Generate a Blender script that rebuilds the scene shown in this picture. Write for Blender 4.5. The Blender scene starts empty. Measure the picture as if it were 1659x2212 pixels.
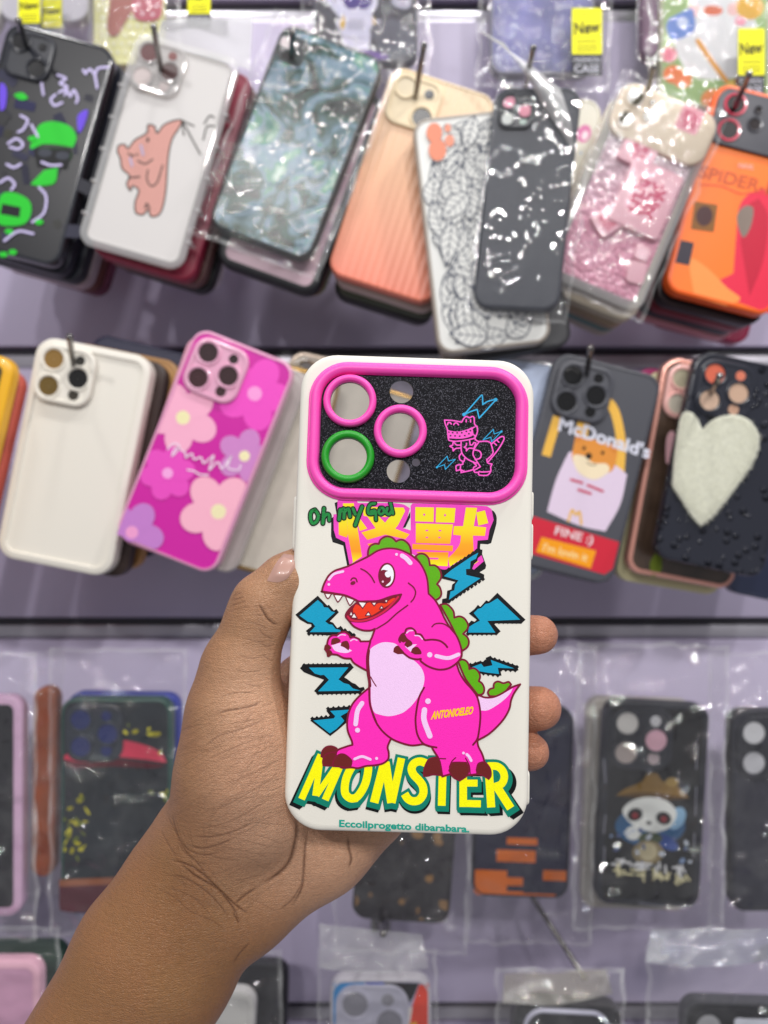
import bpy, bmesh, math, random
import numpy as np
from mathutils import Vector, Matrix, noise
from mathutils.geometry import tessellate_polygon
from mathutils.bvhtree import BVHTree

random.seed(7)
scene = bpy.context.scene
C = scene.collection

# ------------------------------------------------------------------ camera
F = 1671.0            # focal length in units of a 1659 x 2212 picture
CU, CV = 829.5, 1106.0
cam_data = bpy.data.cameras.new('camera')
cam = bpy.data.objects.new('camera', cam_data)
C.objects.link(cam)
cam.rotation_euler = (math.radians(90), 0, 0)
cam_data.sensor_fit = 'VERTICAL'
cam_data.sensor_height = 24.0
cam_data.lens = 24.0 * F / 2212.0
cam_data.clip_start = 0.005
cam_data.clip_end = 50
cam_data.dof.use_dof = True
cam_data.dof.focus_distance = 0.256
cam_data.dof.aperture_fstop = 6.0
scene.camera = cam

# ------------------------------------------------------------------ light
world = bpy.data.worlds.new('World')
scene.world = world
world.use_nodes = True
world.node_tree.nodes['Background'].inputs[0].default_value = (0.95, 0.95, 1.0, 1)
world.node_tree.nodes['Background'].inputs[1].default_value = 0.29

def lamp(name, loc, target, size, power, color=(1, 0.985, 0.97), size_y=None):
    d = bpy.data.lights.new(name, 'AREA')
    d.energy = power
    d.color = color
    d.size = size
    if size_y:
        d.shape = 'RECTANGLE'
        d.size_y = size_y
    o = bpy.data.objects.new(name, d)
    C.objects.link(o)
    o.location = loc
    o.rotation_euler = (Vector(target) - Vector(loc)).to_track_quat('-Z', 'Y').to_euler()
    return o

lamp('ceiling_lamp', (-0.75, -1.30, 1.05), (0, 0.5, -0.1), 0.08, 7.0)
lamp('ceiling_lamp', (-0.35, -1.50, 1.10), (0, 0.5, -0.1), 0.08, 7.5)
lamp('ceiling_lamp', (0.25, -1.40, 1.15), (0, 0.5, -0.1), 0.08, 8.5)
lamp('ceiling_lamp', (0.70, -1.20, 1.10), (0, 0.5, -0.1), 0.08, 9.0)
lamp('ceiling_lamp', (0.70, 0.10, 1.15), (0, 0.4, -0.1), 0.09, 6.5)
lamp('ceiling_lamp', (-0.45, 0.16, 1.15), (-0.1, 0.6, -0.1), 0.09, 2.4)
lamp('ceiling_lamp', (0.10, 0.10, 1.20), (0.0, 0.6, -0.1), 0.09, 3.0)

scene.view_settings.view_transform = 'Standard'
scene.view_settings.look = 'None'
scene.view_settings.exposure = 0.0
scene.view_settings.gamma = 1.0
scene.view_settings.use_curve_mapping = False
scene.render.engine = 'CYCLES'
scene.cycles.use_denoising = True
scene.cycles.max_bounces = 8
scene.cycles.transparent_max_bounces = 24
scene.cycles.caustics_reflective = False
scene.cycles.caustics_refractive = False
scene.cycles.sample_clamp_indirect = 4.0

# ------------------------------------------------------------------ materials
def lin(h):
    h = h.lstrip('#')
    out = []
    for i in (0, 2, 4):
        c = int(h[i:i + 2], 16) / 255
        out.append(c / 12.92 if c <= 0.04045 else ((c + 0.055) / 1.055) ** 2.4)
    return tuple(out) + (1.0,)

MATS = {}
def new_mat(name):
    m = bpy.data.materials.new(name)
    m.use_nodes = True
    nt = m.node_tree
    return m, nt, nt.nodes['Principled BSDF']

def mat(col, rough=0.45, metal=0.0, coat=0.0, bump=0.0, bscale=900, var=0.0, vscale=40, spec=0.5, sss=0.0):
    """plain coloured plastic / silicone / metal with a little relief and tonal wear"""
    key = (col, rough, metal, coat, bump, bscale, var, vscale, spec, sss)
    if key in MATS:
        return MATS[key]
    m, nt, p = new_mat('plastic_' + col.lstrip('#'))
    N, L = nt.nodes, nt.links
    p.inputs['Base Color'].default_value = lin(col)
    p.inputs['Roughness'].default_value = rough
    p.inputs['Metallic'].default_value = metal
    p.inputs['Coat Weight'].default_value = coat
    p.inputs['Coat Roughness'].default_value = 0.08
    p.inputs['Specular IOR Level'].default_value = spec
    if sss:
        p.inputs['Subsurface Weight'].default_value = sss
        p.inputs['Subsurface Radius'].default_value = (0.002, 0.002, 0.002)
    tc = N.new('ShaderNodeTexCoord')
    if var > 0:
        n = N.new('ShaderNodeTexNoise')
        n.inputs['Scale'].default_value = vscale
        n.inputs['Detail'].default_value = 6
        L.new(tc.outputs['Object'], n.inputs['Vector'])
        hs = N.new('ShaderNodeHueSaturation')
        hs.inputs['Color'].default_value = lin(col)
        mr = N.new('ShaderNodeMapRange')
        mr.inputs['From Min'].default_value = 0.3
        mr.inputs['From Max'].default_value = 0.7
        mr.inputs['To Min'].default_value = 1 - var
        mr.inputs['To Max'].default_value = 1 + var
        L.new(n.outputs['Fac'], mr.inputs['Value'])
        L.new(mr.outputs['Result'], hs.inputs['Value'])
        L.new(hs.outputs['Color'], p.inputs['Base Color'])
    if bump > 0:
        n = N.new('ShaderNodeTexNoise')
        n.inputs['Scale'].default_value = bscale
        n.inputs['Detail'].default_value = 3
        L.new(tc.outputs['Object'], n.inputs['Vector'])
        b = N.new('ShaderNodeBump')
        b.inputs['Strength'].default_value = bump
        b.inputs['Distance'].default_value = 0.0004
        L.new(n.outputs['Fac'], b.inputs['Height'])
        L.new(b.outputs['Normal'], p.inputs['Normal'])
    MATS[key] = m
    return m

def ink(rough=0.42, bump=0.25, coat=0.0, bscale=3500):
    """printed ink: flat colours carried by the print's own colour attribute"""
    key = ('ink', rough, bump, coat, bscale)
    if key in MATS:
        return MATS[key]
    m, nt, p = new_mat('printed_ink')
    N, L = nt.nodes, nt.links
    a = N.new('ShaderNodeVertexColor')
    a.layer_name = 'Col'
    tc = N.new('ShaderNodeTexCoord')
    n = N.new('ShaderNodeTexNoise')
    n.inputs['Scale'].default_value = bscale
    n.inputs['Detail'].default_value = 2
    L.new(tc.outputs['Object'], n.inputs['Vector'])
    hs = N.new('ShaderNodeHueSaturation')
    mr = N.new('ShaderNodeMapRange')
    mr.inputs['From Min'].default_value = 0.3
    mr.inputs['From Max'].default_value = 0.7
    mr.inputs['To Min'].default_value = 0.93
    mr.inputs['To Max'].default_value = 1.07
    L.new(n.outputs['Fac'], mr.inputs['Value'])
    L.new(mr.outputs['Result'], hs.inputs['Value'])
    L.new(a.outputs['Color'], hs.inputs['Color'])
    L.new(hs.outputs['Color'], p.inputs['Base Color'])
    p.inputs['Roughness'].default_value = rough
    p.inputs['Specular IOR Level'].default_value = 0.3
    p.inputs['Coat Weight'].default_value = coat
    p.inputs['Coat Roughness'].default_value = 0.06
    b = N.new('ShaderNodeBump')
    b.inputs['Strength'].default_value = bump
    b.inputs['Distance'].default_value = 0.0002
    L.new(n.outputs['Fac'], b.inputs['Height'])
    L.new(b.outputs['Normal'], p.inputs['Normal'])
    MATS[key] = m
    return m

def clear(tint='#ffffff', haze=0.08, rough=0.06, bump=0.0, bscale=120, gloss=0.5, hazecol='#ffffff', dist=0.002):
    """thin clear plastic: see-through, glossy at grazing angles, slightly milky"""
    key = ('clear', tint, haze, rough, bump, bscale, gloss, hazecol, dist)
    if key in MATS:
        return MATS[key]
    m = bpy.data.materials.new('clear_plastic')
    m.use_nodes = True
    nt = m.node_tree
    nt.nodes.clear()
    N, L = nt.nodes, nt.links
    out = N.new('ShaderNodeOutputMaterial')
    tr = N.new('ShaderNodeBsdfTransparent')
    tr.inputs[0].default_value = lin(tint)
    df = N.new('ShaderNodeBsdfDiffuse')
    df.inputs[0].default_value = lin(hazecol)
    m1 = N.new('ShaderNodeMixShader')
    m1.inputs[0].default_value = haze
    L.new(tr.outputs[0], m1.inputs[1])
    L.new(df.outputs[0], m1.inputs[2])
    gl = N.new('ShaderNodeBsdfGlossy')
    gl.inputs['Roughness'].default_value = rough
    fr = N.new('ShaderNodeFresnel')
    fr.inputs['IOR'].default_value = 1.0 + gloss
    ml = N.new('ShaderNodeMath')
    ml.operation = 'MULTIPLY_ADD'
    ml.inputs[1].default_value = 0.35
    ml.inputs[2].default_value = 0.085
    ml.use_clamp = True
    L.new(fr.outputs[0], ml.inputs[0])
    m2 = N.new('ShaderNodeMixShader')
    L.new(ml.outputs[0], m2.inputs[0])
    L.new(m1.outputs[0], m2.inputs[1])
    L.new(gl.outputs[0], m2.inputs[2])
    L.new(m2.outputs[0], out.inputs[0])
    if bump > 0:
        tc = N.new('ShaderNodeTexCoord')
        n = N.new('ShaderNodeTexNoise')
        n.inputs['Scale'].default_value = bscale
        n.inputs['Detail'].default_value = 2.5
        n.inputs['Distortion'].default_value = 1.2
        L.new(tc.outputs['Object'], n.inputs['Vector'])
        b = N.new('ShaderNodeBump')
        b.inputs['Strength'].default_value = bump
        b.inputs['Distance'].default_value = dist
        L.new(n.outputs['Fac'], b.inputs['Height'])
        L.new(b.outputs['Normal'], gl.inputs['Normal'])
        n2 = N.new('ShaderNodeTexNoise')
        n2.inputs['Scale'].default_value = 22
        n2.inputs['Detail'].default_value = 4
        n2.inputs['Distortion'].default_value = 2.0
        L.new(tc.outputs['Object'], n2.inputs['Vector'])
        hr = N.new('ShaderNodeMapRange')
        hr.inputs['From Min'].default_value = 0.45
        hr.inputs['From Max'].default_value = 0.72
        hr.inputs['To Min'].default_value = haze * 0.6
        hr.inputs['To Max'].default_value = min(0.6, haze * 2.2)
        L.new(n2.outputs['Fac'], hr.inputs['Value'])
        L.new(hr.outputs[0], m1.inputs[0])
    MATS[key] = m
    return m

# ------------------------------------------------------------------ object helpers
def smooth_obj(me, on=True):
    me.polygons.foreach_set('use_smooth', [on] * len(me.polygons))

def obj(name, me, parent=None, m=None, smooth=True):
    o = bpy.data.objects.new(name, me)
    C.objects.link(o)
    if m is not None and len(me.materials) == 0:
        me.materials.append(m)
    if parent is not None:
        o.parent = parent
    if smooth and 'sharp_edge' not in me.attributes:
        smooth_obj(me)
    return o

def mesh(name, verts, faces):
    me = bpy.data.meshes.new(name)
    me.from_pydata([tuple(v) for v in verts], [], faces)
    me.update()
    return me

def tag(o, label, cat, group=None):
    o['label'] = label
    o['category'] = cat
    if group:
        o['group'] = group
    return o

def empty(name, label, cat, loc=(0, 0, 0), rot=(0, 0, 0), group=None):
    o = bpy.data.objects.new(name, None)
    C.objects.link(o)
    o.empty_display_size = 0.01
    o.location = loc
    o.rotation_euler = rot
    return tag(o, label, cat, group)

def rrect(w, h, r, n=8, cx=0.0, cz=0.0):
    """rounded rectangle, counter-clockwise in (x, z)"""
    r = max(min(r, w / 2 - 1e-5, h / 2 - 1e-5), 1e-5)
    pts = []
    for (sx, sz, a0) in ((1, 1, 0), (-1, 1, 90), (-1, -1, 180), (1, -1, 270)):
        for k in range(n + 1):
            a = math.radians(a0 + 90 * k / n)
            pts.append((cx + sx * (w / 2 - r) + r * math.cos(a), cz + sz * (h / 2 - r) + r * math.sin(a)))
    return pts

def loft(name, loops, cap0=False, cap1=False, closed=False):
    """bridge loops of equal length; a loop is a list of (x, y, z)"""
    n = len(loops[0])
    v = [p for l in loops for p in l]
    f = []
    rng = range(len(loops) if closed else len(loops) - 1)
    for i in rng:
        j = (i + 1) % len(loops)
        for k in range(n):
            k2 = (k + 1) % n
            f.append((i * n + k, j * n + k, j * n + k2, i * n + k2))
    if cap0:
        f.append(tuple(range(n)))
    if cap1:
        f.append(tuple(range((len(loops) - 1) * n, len(loops) * n))[::-1])
    me = mesh(name, v, f)
    bm = bmesh.new()
    bm.from_mesh(me)
    bmesh.ops.recalc_face_normals(bm, faces=bm.faces)
    bm.to_mesh(me)
    bm.free()
    smooth_obj(me)
    me.set_sharp_from_angle(angle=math.radians(32))
    return me

def slab_loops(w, h, r, prof, n=8, cx=0, cz=0):
    """prof: list of (inset, y)"""
    out = []
    for ins, y in prof:
        out.append([(x, y, z) for x, z in rrect(w - 2 * ins, h - 2 * ins, max(r - ins, 0.0004), n, cx, cz)])
    return out

def lathe(name, prof, cx=0, cz=0, n=40, closed=False, cap1=False):
    """prof: (radius, y) pairs turned about the y axis"""
    loops = []
    for r, y in prof:
        loops.append([(cx + r * math.cos(2 * math.pi * k / n), y, cz + r * math.sin(2 * math.pi * k / n)) for k in range(n)])
    return loft(name, loops, closed=closed, cap1=cap1)

def tube(name, pts, rad, n=10, caps=True):
    """round bar along a 3D polyline"""
    P = [Vector(p) for p in pts]
    loops = []
    for i, p in enumerate(P):
        t = (P[min(i + 1, len(P) - 1)] - P[max(i - 1, 0)]).normalized()
        a = t.cross(Vector((0.31, 0.2, 0.93))).normalized()
        b = t.cross(a)
        r = rad[i] if isinstance(rad, (list, tuple)) else rad
        loops.append([tuple(p + r * (math.cos(2 * math.pi * k / n) * a + math.sin(2 * math.pi * k / n) * b)) for k in range(n)])
    return loft(name, loops, cap0=caps, cap1=caps)

def at(u, v, Y):
    """picture position -> world point at depth Y"""
    return Vector(((u - CU) / F * Y, Y, (CV - v) / F * Y))

# ------------------------------------------------------------------ flat print drawing
CROPS = {'a': (1180, 2000, 3.318), 'b': (1600, 1980, 3.01636), 'c': (1150, 2250, 3.01636), 'd': (1580, 2250, 3.01636),
         'e': (1150, 2750, 3.01636), 'f': (1580, 2750, 3.01636), 'g': (1720, 1540, 4.74), 'h': (1220, 1440, 3.318),
         'p': (1130, 1380, 1.58), 'q': (1130, 2600, 1.58)}
K = 3072 / 1659.0

def parse(s):
    """'c 10,20 30,40* d 5,6' -> [(u, v, corner)] in 1659-wide picture units; '*' marks a corner; no letter = picture units"""
    cur = None
    out = []
    for t in s.split():
        if t.isalpha():
            cur = CROPS.get(t)
            continue
        c = t.endswith('*')
        x, y = [float(q) for q in t.rstrip('*').split(',')]
        if cur:
            x, y = (cur[0] + x / cur[2]) / K, (cur[1] + y / cur[2]) / K
        out.append((x, y, c))
    return out

def crm(p0, p1, p2, p3, t):
    a = 2 * p1
    b = (p2 - p0) * t
    c = (2 * p0 - 5 * p1 + 4 * p2 - p3) * t * t
    d = (-p0 + 3 * p1 - 3 * p2 + p3) * t * t * t
    return 0.5 * (a + b + c + d)

def spline(pts, sub=5):
    P = [Vector(p[:2]) for p in pts]
    if len(P) < 3:
        return P
    out = []
    for i in range(len(P) - 1):
        p0 = P[i - 1] if i > 0 else P[i] * 2 - P[i + 1]
        p3 = P[i + 2] if i + 2 < len(P) else P[i + 1] * 2 - P[i]
        for k in range(sub):
            out.append(crm(p0, P[i], P[i + 1], p3, k / sub))
    out.append(P[-1])
    return out

def pieces(pts, closed):
    """split at corners into smooth open runs; returns list of point lists"""
    if closed:
        ci = [i for i, p in enumerate(pts) if p[2]]
        if not ci:
            ext = pts[-2:] + pts + pts[:3]
            s = spline(ext, 5)
            return [s[10:10 + 5 * len(pts) + 1]]
        pts = pts[ci[0]:] + pts[:ci[0] + 1]
    runs, cur = [], [pts[0]]
    for p in pts[1:]:
        cur.append(p)
        if p[2]:
            runs.append(cur)
            cur = [p]
    if len(cur) > 1:
        runs.append(cur)
    return [spline(r) for r in runs]

class Art:
    """coloured flat shapes in the plane of a case; each later shape lies a hair in front of the one before"""
    def __init__(self, to_local, step=4e-6, base=3e-5, surf=None):
        self.tl, self.step, self.y = to_local, step * 0.5, base * 0.5
        self.v, self.f, self.c = [], [], []
        self.surf = surf
    def _add(self, pts, faces, col):
        self.y += self.step
        b = len(self.v)
        for p in pts:
            x, z = self.tl(p[0], p[1])
            self.v.append((x, -self.y + (self.surf(x, z) if self.surf else 0), z))
        for fc in faces:
            self.f.append(tuple(b + i for i in fc))
            self.c.append(col)
    def poly(self, pts, col, holes=()):
        loops = [[Vector((p[0], p[1], 0)) for p in pts]] + [[Vector((p[0], p[1], 0)) for p in h] for h in holes]
        flat = [p for l in loops for p in l]
        self._add(flat, tessellate_polygon(loops), lin(col) if isinstance(col, str) else col)
    def fill(self, col, s, out=None, w=3.0):
        pts = parse(s)
        ps = []
        for r in pieces(pts, True):
            ps += r[:-1]
        self.poly(ps, col)
        if out:
            for r in pieces(pts, True):
                self.stroke(r, w, out)
        return self
    def stroke(self, pts, w, col, caps=True):
        col = lin(col) if isinstance(col, str) else col
        P = [pts[0]]
        for p in pts[1:]:
            if (p - P[-1]).length > 1e-4:
                P.append(p)
        if len(P) < 2:
            return
        L, R = [], []
        for i, p in enumerate(P):
            d1 = (P[i] - P[i - 1]).normalized() if i > 0 else (P[1] - P[0]).normalized()
            d2 = (P[i + 1] - P[i]).normalized() if i + 1 < len(P) else d1
            d = d1 + d2
            d = d.normalized() if d.length > 1e-6 else d1
            k = 1 / max(d.dot(d1), 0.6)
            nn = Vector((-d.y, d.x)) * (w / 2 * k)
            L.append(p + nn)
            R.append(p - nn)
        n = len(P)
        vs = L + R
        fs = [(i, i + 1, n + i + 1, n + i) for i in range(n - 1)]
        if caps:
            for e, (p, q) in enumerate(((P[0], P[1]), (P[-1], P[-2]))):
                d = (p - q).normalized()
                a0 = math.atan2(d.y, d.x)
                arc = [p + Vector((math.cos(a0 + t), math.sin(a0 + t))) * w / 2 for t in (-1.57, -0.9, -0.3, 0.3, 0.9, 1.57)]
                b = len(vs)
                vs = vs + arc
                fs.append(tuple(range(b, b + 6)))
        self._add(vs, fs, col)
    def line(self, col, w, s, caps=True):
        for r in pieces(parse(s), False):
            self.stroke(r, w, col, caps)
        return self
    def disc(self, col, u, v, rx, ry=None, ang=0, crop=None, n=28):
        ry = ry or rx
        if crop:
            c = CROPS[crop]
            u, v = (c[0] + u / c[2]) / K, (c[1] + v / c[2]) / K
            rx, ry = rx / c[2] / K, ry / c[2] / K
        ca, sa = math.cos(math.radians(ang)), math.sin(math.radians(ang))
        pts = []
        for k in range(n):
            a = 2 * math.pi * k / n
            x, y = rx * math.cos(a), ry * math.sin(a)
            pts.append(Vector((u + x * ca - y * sa, v + x * sa + y * ca)))
        self.poly(pts, col)
        return self
    def rect(self, col, u, v, w, h, ang=0, r=0.0):
        ca, sa = math.cos(math.radians(ang)), math.sin(math.radians(ang))
        pts = [Vector((u + x * ca - y * sa, v + x * sa + y * ca)) for x, y in rrect(w, h, max(r, 0.05), 4)]
        self.poly(pts, col)
        return self
    def text(self, col, txt, quad, bold=0.0, outline=None, shear=0):
        """quad: picture positions of bottom-left, bottom-right, top-right, top-left of the lettering"""
        q = [Vector(p[:2]) for p in parse(quad)]
        for bo, cc in ([(bold + outline[1], outline[0])] if outline else []) + [(bold, col)]:
            cu = bpy.data.curves.new('lettering', 'FONT')
            cu.body = txt
            cu.offset = bo
            cu.resolution_u = 3
            cu.shear = shear
            to = bpy.data.objects.new('lettering', cu)
            C.objects.link(to)
            bpy.context.view_layer.update()
            dg = bpy.context.evaluated_depsgraph_get()
            me = bpy.data.meshes.new_from_object(to.evaluated_get(dg))
            bpy.data.objects.remove(to)
            bpy.data.curves.remove(cu)
            vs = [v.co.copy() for v in me.vertices]
            if not vs:
                continue
            x0, x1 = min(v.x for v in vs), max(v.x for v in vs)
            y0, y1 = min(v.y for v in vs), max(v.y for v in vs)
            pts = []
            for v in vs:
                s, t = (v.x - x0) / (x1 - x0), (v.y - y0) / (y1 - y0)
                pts.append((q[0] * (1 - s) + q[1] * s) * (1 - t) + (q[3] * (1 - s) + q[2] * s) * t)
            self._add(pts, [tuple(p.vertices) for p in me.polygons], lin(cc))
            bpy.data.meshes.remove(me)
        return self
    def build(self, name, parent, material=None):
        me = mesh(name, self.v, self.f)
        ca = me.color_attributes.new('Col', 'FLOAT_COLOR', 'CORNER')
        buf = []
        for p in me.polygons:
            buf += list(self.c[p.index]) * p.loop_total
        ca.data.foreach_set('color', buf)
        # face the viewer (-y)
        bm = bmesh.new()
        bm.from_mesh(me)
        for f in bm.faces:
            f.normal_update()
            if f.normal.y > 0:
                f.normal_flip()
        bm.to_mesh(me)
        bm.free()
        return obj(name, me, parent, material or ink(), smooth=False)

# ------------------------------------------------------------------ the held phone case
HW, HH, HR = 0.080, 0.1585, 0.0125
held = empty('phone_case', 'white phone case printed with a pink dinosaur and MONSTER, held in the hand', 'phone case',
             (0.00940483, 0.25776098, -0.02571297), (-0.08364068, 0.03155136, 0.01010349))
HM = Matrix.LocRotScale(held.location, held.rotation_euler, None)
HMI = HM.inverted()

def held_local(u, v):
    o = HMI @ Vector((0, 0, 0))
    d = HMI.to_3x3() @ at(u, v, 1.0)
    t = -o.y / d.y
    p = o + d * t
    return p.x, p.z

def hl(s):
    return [held_local(x, y) for x, y, _ in parse(s)]

mm = 0.001
fx0, fx1 = hl('p 172,560')[0][0], hl('p 1537,600')[0][0]
f_top, f_bot = hl('p 850,136')[0][1], hl('p 850,984')[0][1]
FW, FH = fx1 - fx0, f_top - f_bot
FX, FZ = (fx0 + fx1) / 2, (f_top + f_bot) / 2
FR = 0.0125

white_sil = mat('#e9e5da', rough=0.5, bump=0.12, bscale=2500, spec=0.4, sss=0.05)
cut = [(x, z) for x, z in rrect(FW - 3 * mm, FH - 3 * mm, FR - 1.5 * mm, 10, FX, FZ)]
prof = [(2.4, 0), (1.5, .1), (.8, .4), (.3, 1.0), (.05, 1.9), (0, 3.0), (0, 10.4), (.25, 10.9), (.8, 11.1), (1.4, 10.9), (1.7, 10.3), (1.7, 2.0), (2.2, 1.6)]
loops = slab_loops(HW, HH, HR, [(a * mm, b * mm) for a, b in prof], 10)
loops.append([(x, 1.6 * mm, z) for x, z in cut])
loops.append([(x, 0.0, z) for x, z in cut])
obj('body', loft('body', loops, closed=True), held, white_sil)

def held_button(z0, z1, side):
    w = 1.6 * mm
    x = side * (HW / 2 + 0.35 * mm)
    lp = []
    for dx, ins in ((-0.9, 0.3), (-0.2, 0.0), (0.45, 0.3), (0.6, 0.9)):
        lp.append([(x + side * dx * mm, 5.5 * mm + a, b + (z0 + z1) / 2) for a, b in rrect(4.6 * mm - 2 * ins * mm, (z1 - z0) - 2 * ins * mm, 1.6 * mm, 5)])
    obj('side_button', loft('side_button', lp, cap0=True, cap1=True), held, white_sil)
for s, sd in (('636,1068 632,1190', -1), ('1152,1058 1149,1122', 1), ('1149,1128 1149,1210', 1), ('1142,1672 1141,1748', 1)):
    (a, z1), (b, z0) = hl(s)
    held_button(z0, z1, sd)

pink = mat('#fb4fb9', rough=0.38, bump=0.2, bscale=3000, spec=0.5)
fprof = [(-.7, .15), (-.7, -.35), (-.45, -.6), (0, -.65), (.05, -1.2), (.35, -1.9), (1.0, -2.3), (1.9, -2.35), (2.7, -2.0), (3.2, -1.3), (3.5, -.4), (3.6, .6)]
obj('camera_frame', loft('camera_frame', slab_loops(FW, FH, FR, [(a * mm, b * mm) for a, b in fprof], 10, FX, FZ)), held, pink)

# black glitter plate with real holes
m_gl, nt, p = new_mat('black_glitter_plate')
tc = nt.nodes.new('ShaderNodeTexCoord')
vo = nt.nodes.new('ShaderNodeTexVoronoi')
vo.inputs['Scale'].default_value = 5200
nt.links.new(tc.outputs['Object'], vo.inputs['Vector'])
sep = nt.nodes.new('ShaderNodeSeparateColor')
nt.links.new(vo.outputs['Color'], sep.inputs[0])
rp = nt.nodes.new('ShaderNodeValToRGB')
rp.color_ramp.elements[0].position = 0.88
rp.color_ramp.elements[0].color = (0.003, 0.003, 0.006, 1)
rp.color_ramp.elements[1].position = 1.0
rp.color_ramp.elements[1].color = (0.22, 0.22, 0.27, 1)
nt.links.new(sep.outputs[0], rp.inputs[0])
nt.links.new(rp.outputs[0], p.inputs['Base Color'])
p.inputs['Roughness'].default_value = 0.3
p.inputs['Specular IOR Level'].default_value = 0.16
bp = nt.nodes.new('ShaderNodeBump')
bp.inputs['Strength'].default_value = 0.35
bp.inputs['Distance'].default_value = 0.0002
nt.links.new(sep.outputs[1], bp.inputs['Height'])
nt.links.new(bp.outputs[0], p.inputs['Normal'])

def hcirc(cx, cz, r):
    c = CROPS['h']
    u, v = (c[0] + cx / c[2]) / K, (c[1] + cz / c[2]) / K
    x, z = held_local(u, v)
    x2, _ = held_local(u + r / c[2] / K, v)
    return x, z, x2 - x
rings = [hcirc(597, 548, 352) + (258 / 352,), hcirc(1264, 948, 352) + (252 / 352,), hcirc(570, 1286, 352) + (250 / 352,)]
ports = [hcirc(1280, 420, 156), hcirc(1240, 1475, 156), hcirc(1473, 1358, 54)]
holes = [(x, z, r * k) for x, z, r, k in rings] + ports
outer = rrect(FW - 5 * mm, FH - 5 * mm, FR - 2.5 * mm, 8, FX, FZ)
v, f = [], []
lps = [outer] + [[(x + r * math.cos(2 * math.pi * k / 36), z + r * math.sin(2 * math.pi * k / 36)) for k in range(36)] for x, z, r in holes]
tess = tessellate_polygon([[Vector((a, b, 0)) for a, b in l] for l in lps])
flat = [q for l in lps for q in l]
nf = len(flat)
v = [(a, 0.0, b) for a, b in flat] + [(a, 1.2 * mm, b) for a, b in flat]
f = [tuple(t) for t in tess] + [tuple(i + nf for i in t)[::-1] for t in tess]
b0 = 0
for l in lps:
    n = len(l)
    f += [(b0 + k, b0 + (k + 1) % n, nf + b0 + (k + 1) % n, nf + b0 + k) for k in range(n)]
    b0 += n
me = mesh('camera_panel', v, f)
bm = bmesh.new(); bm.from_mesh(me)
bmesh.ops.recalc_face_normals(bm, faces=bm.faces)
bm.to_mesh(me); bm.free()
panel = obj('camera_panel', me, held, m_gl, smooth=False)

green = mat('#159a1c', rough=0.4, bump=0.2, bscale=3000)
lens_clear = clear(haze=0.035, rough=0.03, gloss=0.4)
for i, (x, z, r, k) in enumerate(rings):
    t = r * (1 - k)
    pr = [(r, 0.3 * mm), (r, -0.6 * mm)]
    for a in range(9):
        an = math.pi * a / 8
        pr.append((r - t / 2 + t / 2 * math.cos(an), -0.9 * mm - 1.5 * mm * math.sin(an) ** 0.8))
    pr += [(r - t, -0.6 * mm), (r - t, 0.6 * mm)]
    o = obj('lens_ring', lathe('lens_ring', pr, x, z, 56), panel, green if i == 2 else pink)
    if i == 2:
        o['label'] = 'green lens ring'
    obj('lens_cover', lathe('lens_cover', [(r - t - 1e-5, 0.75 * mm), (r * 0.3, 0.75 * mm), (r * 0.01, 0.75 * mm)], x, z, 40), panel, lens_clear)
for x, z, r in ports:
    obj('lens_cover', lathe('lens_cover', [(r - 1e-5, 0.5 * mm), (r * 0.3, 0.5 * mm), (r * 0.01, 0.5 * mm)], x, z, 32), panel, lens_clear)

INK = ink(0.38, 0.35)
def S(w, crop):
    return w / CROPS[crop][2] / K

MARO, PINK, LAV, BRN, GRN, BLU, BLK = '#7c0f30', '#ff2cba', '#f6cdf6', '#6e1f1f', '#5fb00a', '#0a9fc6', '#0b0b10'

# line drawing on the black camera panel
art = Art(held_local, 2e-6, 3e-5)
w = S(26, 'g')
P2 = '#f855c8'
art.fill(P2, 'g 330,850* 450,878 580,876 700,842 800,800 890,775* 800,850 815,950 700,1000 560,1020 380,1012* 345,1000')
for x, y in ((355, 895), (430, 905), (515, 908), (602, 905), (688, 880), (765, 865), (390, 962), (475, 965), (563, 970), (660, 960), (738, 925)):
    art.disc('#0b0b12', x, y, 19, 16, crop='g', n=8)
for s in ('600,705 440,675 275,665* 290,740 330,850 345,1000 360,1050* 480,1068 640,1052 760,1030 850,1000 895,900 900,850 890,780',
          '600,705* 640,635 690,597 750,622 800,597 835,622 845,740 890,790', '800,850 815,930 850,960', '855,960 855,1030* 920,1070 1060,1065 1130,1085 1170,1120',
          '330,755 345,715 380,712 405,740', '450,755 470,725 510,722 540,755', '688,662 686,700', '768,660 770,702',
          '440,1080 430,1140* 375,1160* 430,1190* 440,1250* 490,1205 580,1195', '455,1085 500,1135 580,1140',
          '590,1080 590,1200 610,1300 700,1400 830,1465 885,1480', '690,1105 690,1145* 650,1180* 690,1205* 690,1250* 740,1200 830,1205* 870,1100* 830,1090* 800,1135 760,1135* 750,1050',
          '930,1078 850,1190 815,1300 850,1390 955,1550* 830,1620* 850,1655 920,1660 930,1705 1080,1712 1150,1640 1150,1560 1175,1500* 1100,1480 1075,1420* 1190,1300 1180,1200 1150,1100',
          '850,1232 930,1250 970,1310 950,1385 880,1410', '1170,1115 1260,1040 1350,980 1400,990 1390,1060 1280,1240 1110,1450',
          '1215,1100 1260,1140', '1270,1050 1305,1085', '600,1290 555,1350 570,1420 620,1450 620,1505* 500,1530 500,1625* 580,1610 590,1660* 800,1610 830,1560 880,1530 830,1478',
          '660,1390 640,1450 600,1440', '580,1530 580,1600 660,1640', '930,1640 1000,1650 1150,1640'):
    art.line(P2, w, 'g ' + s)
BL2 = '#22a8dc'
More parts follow.
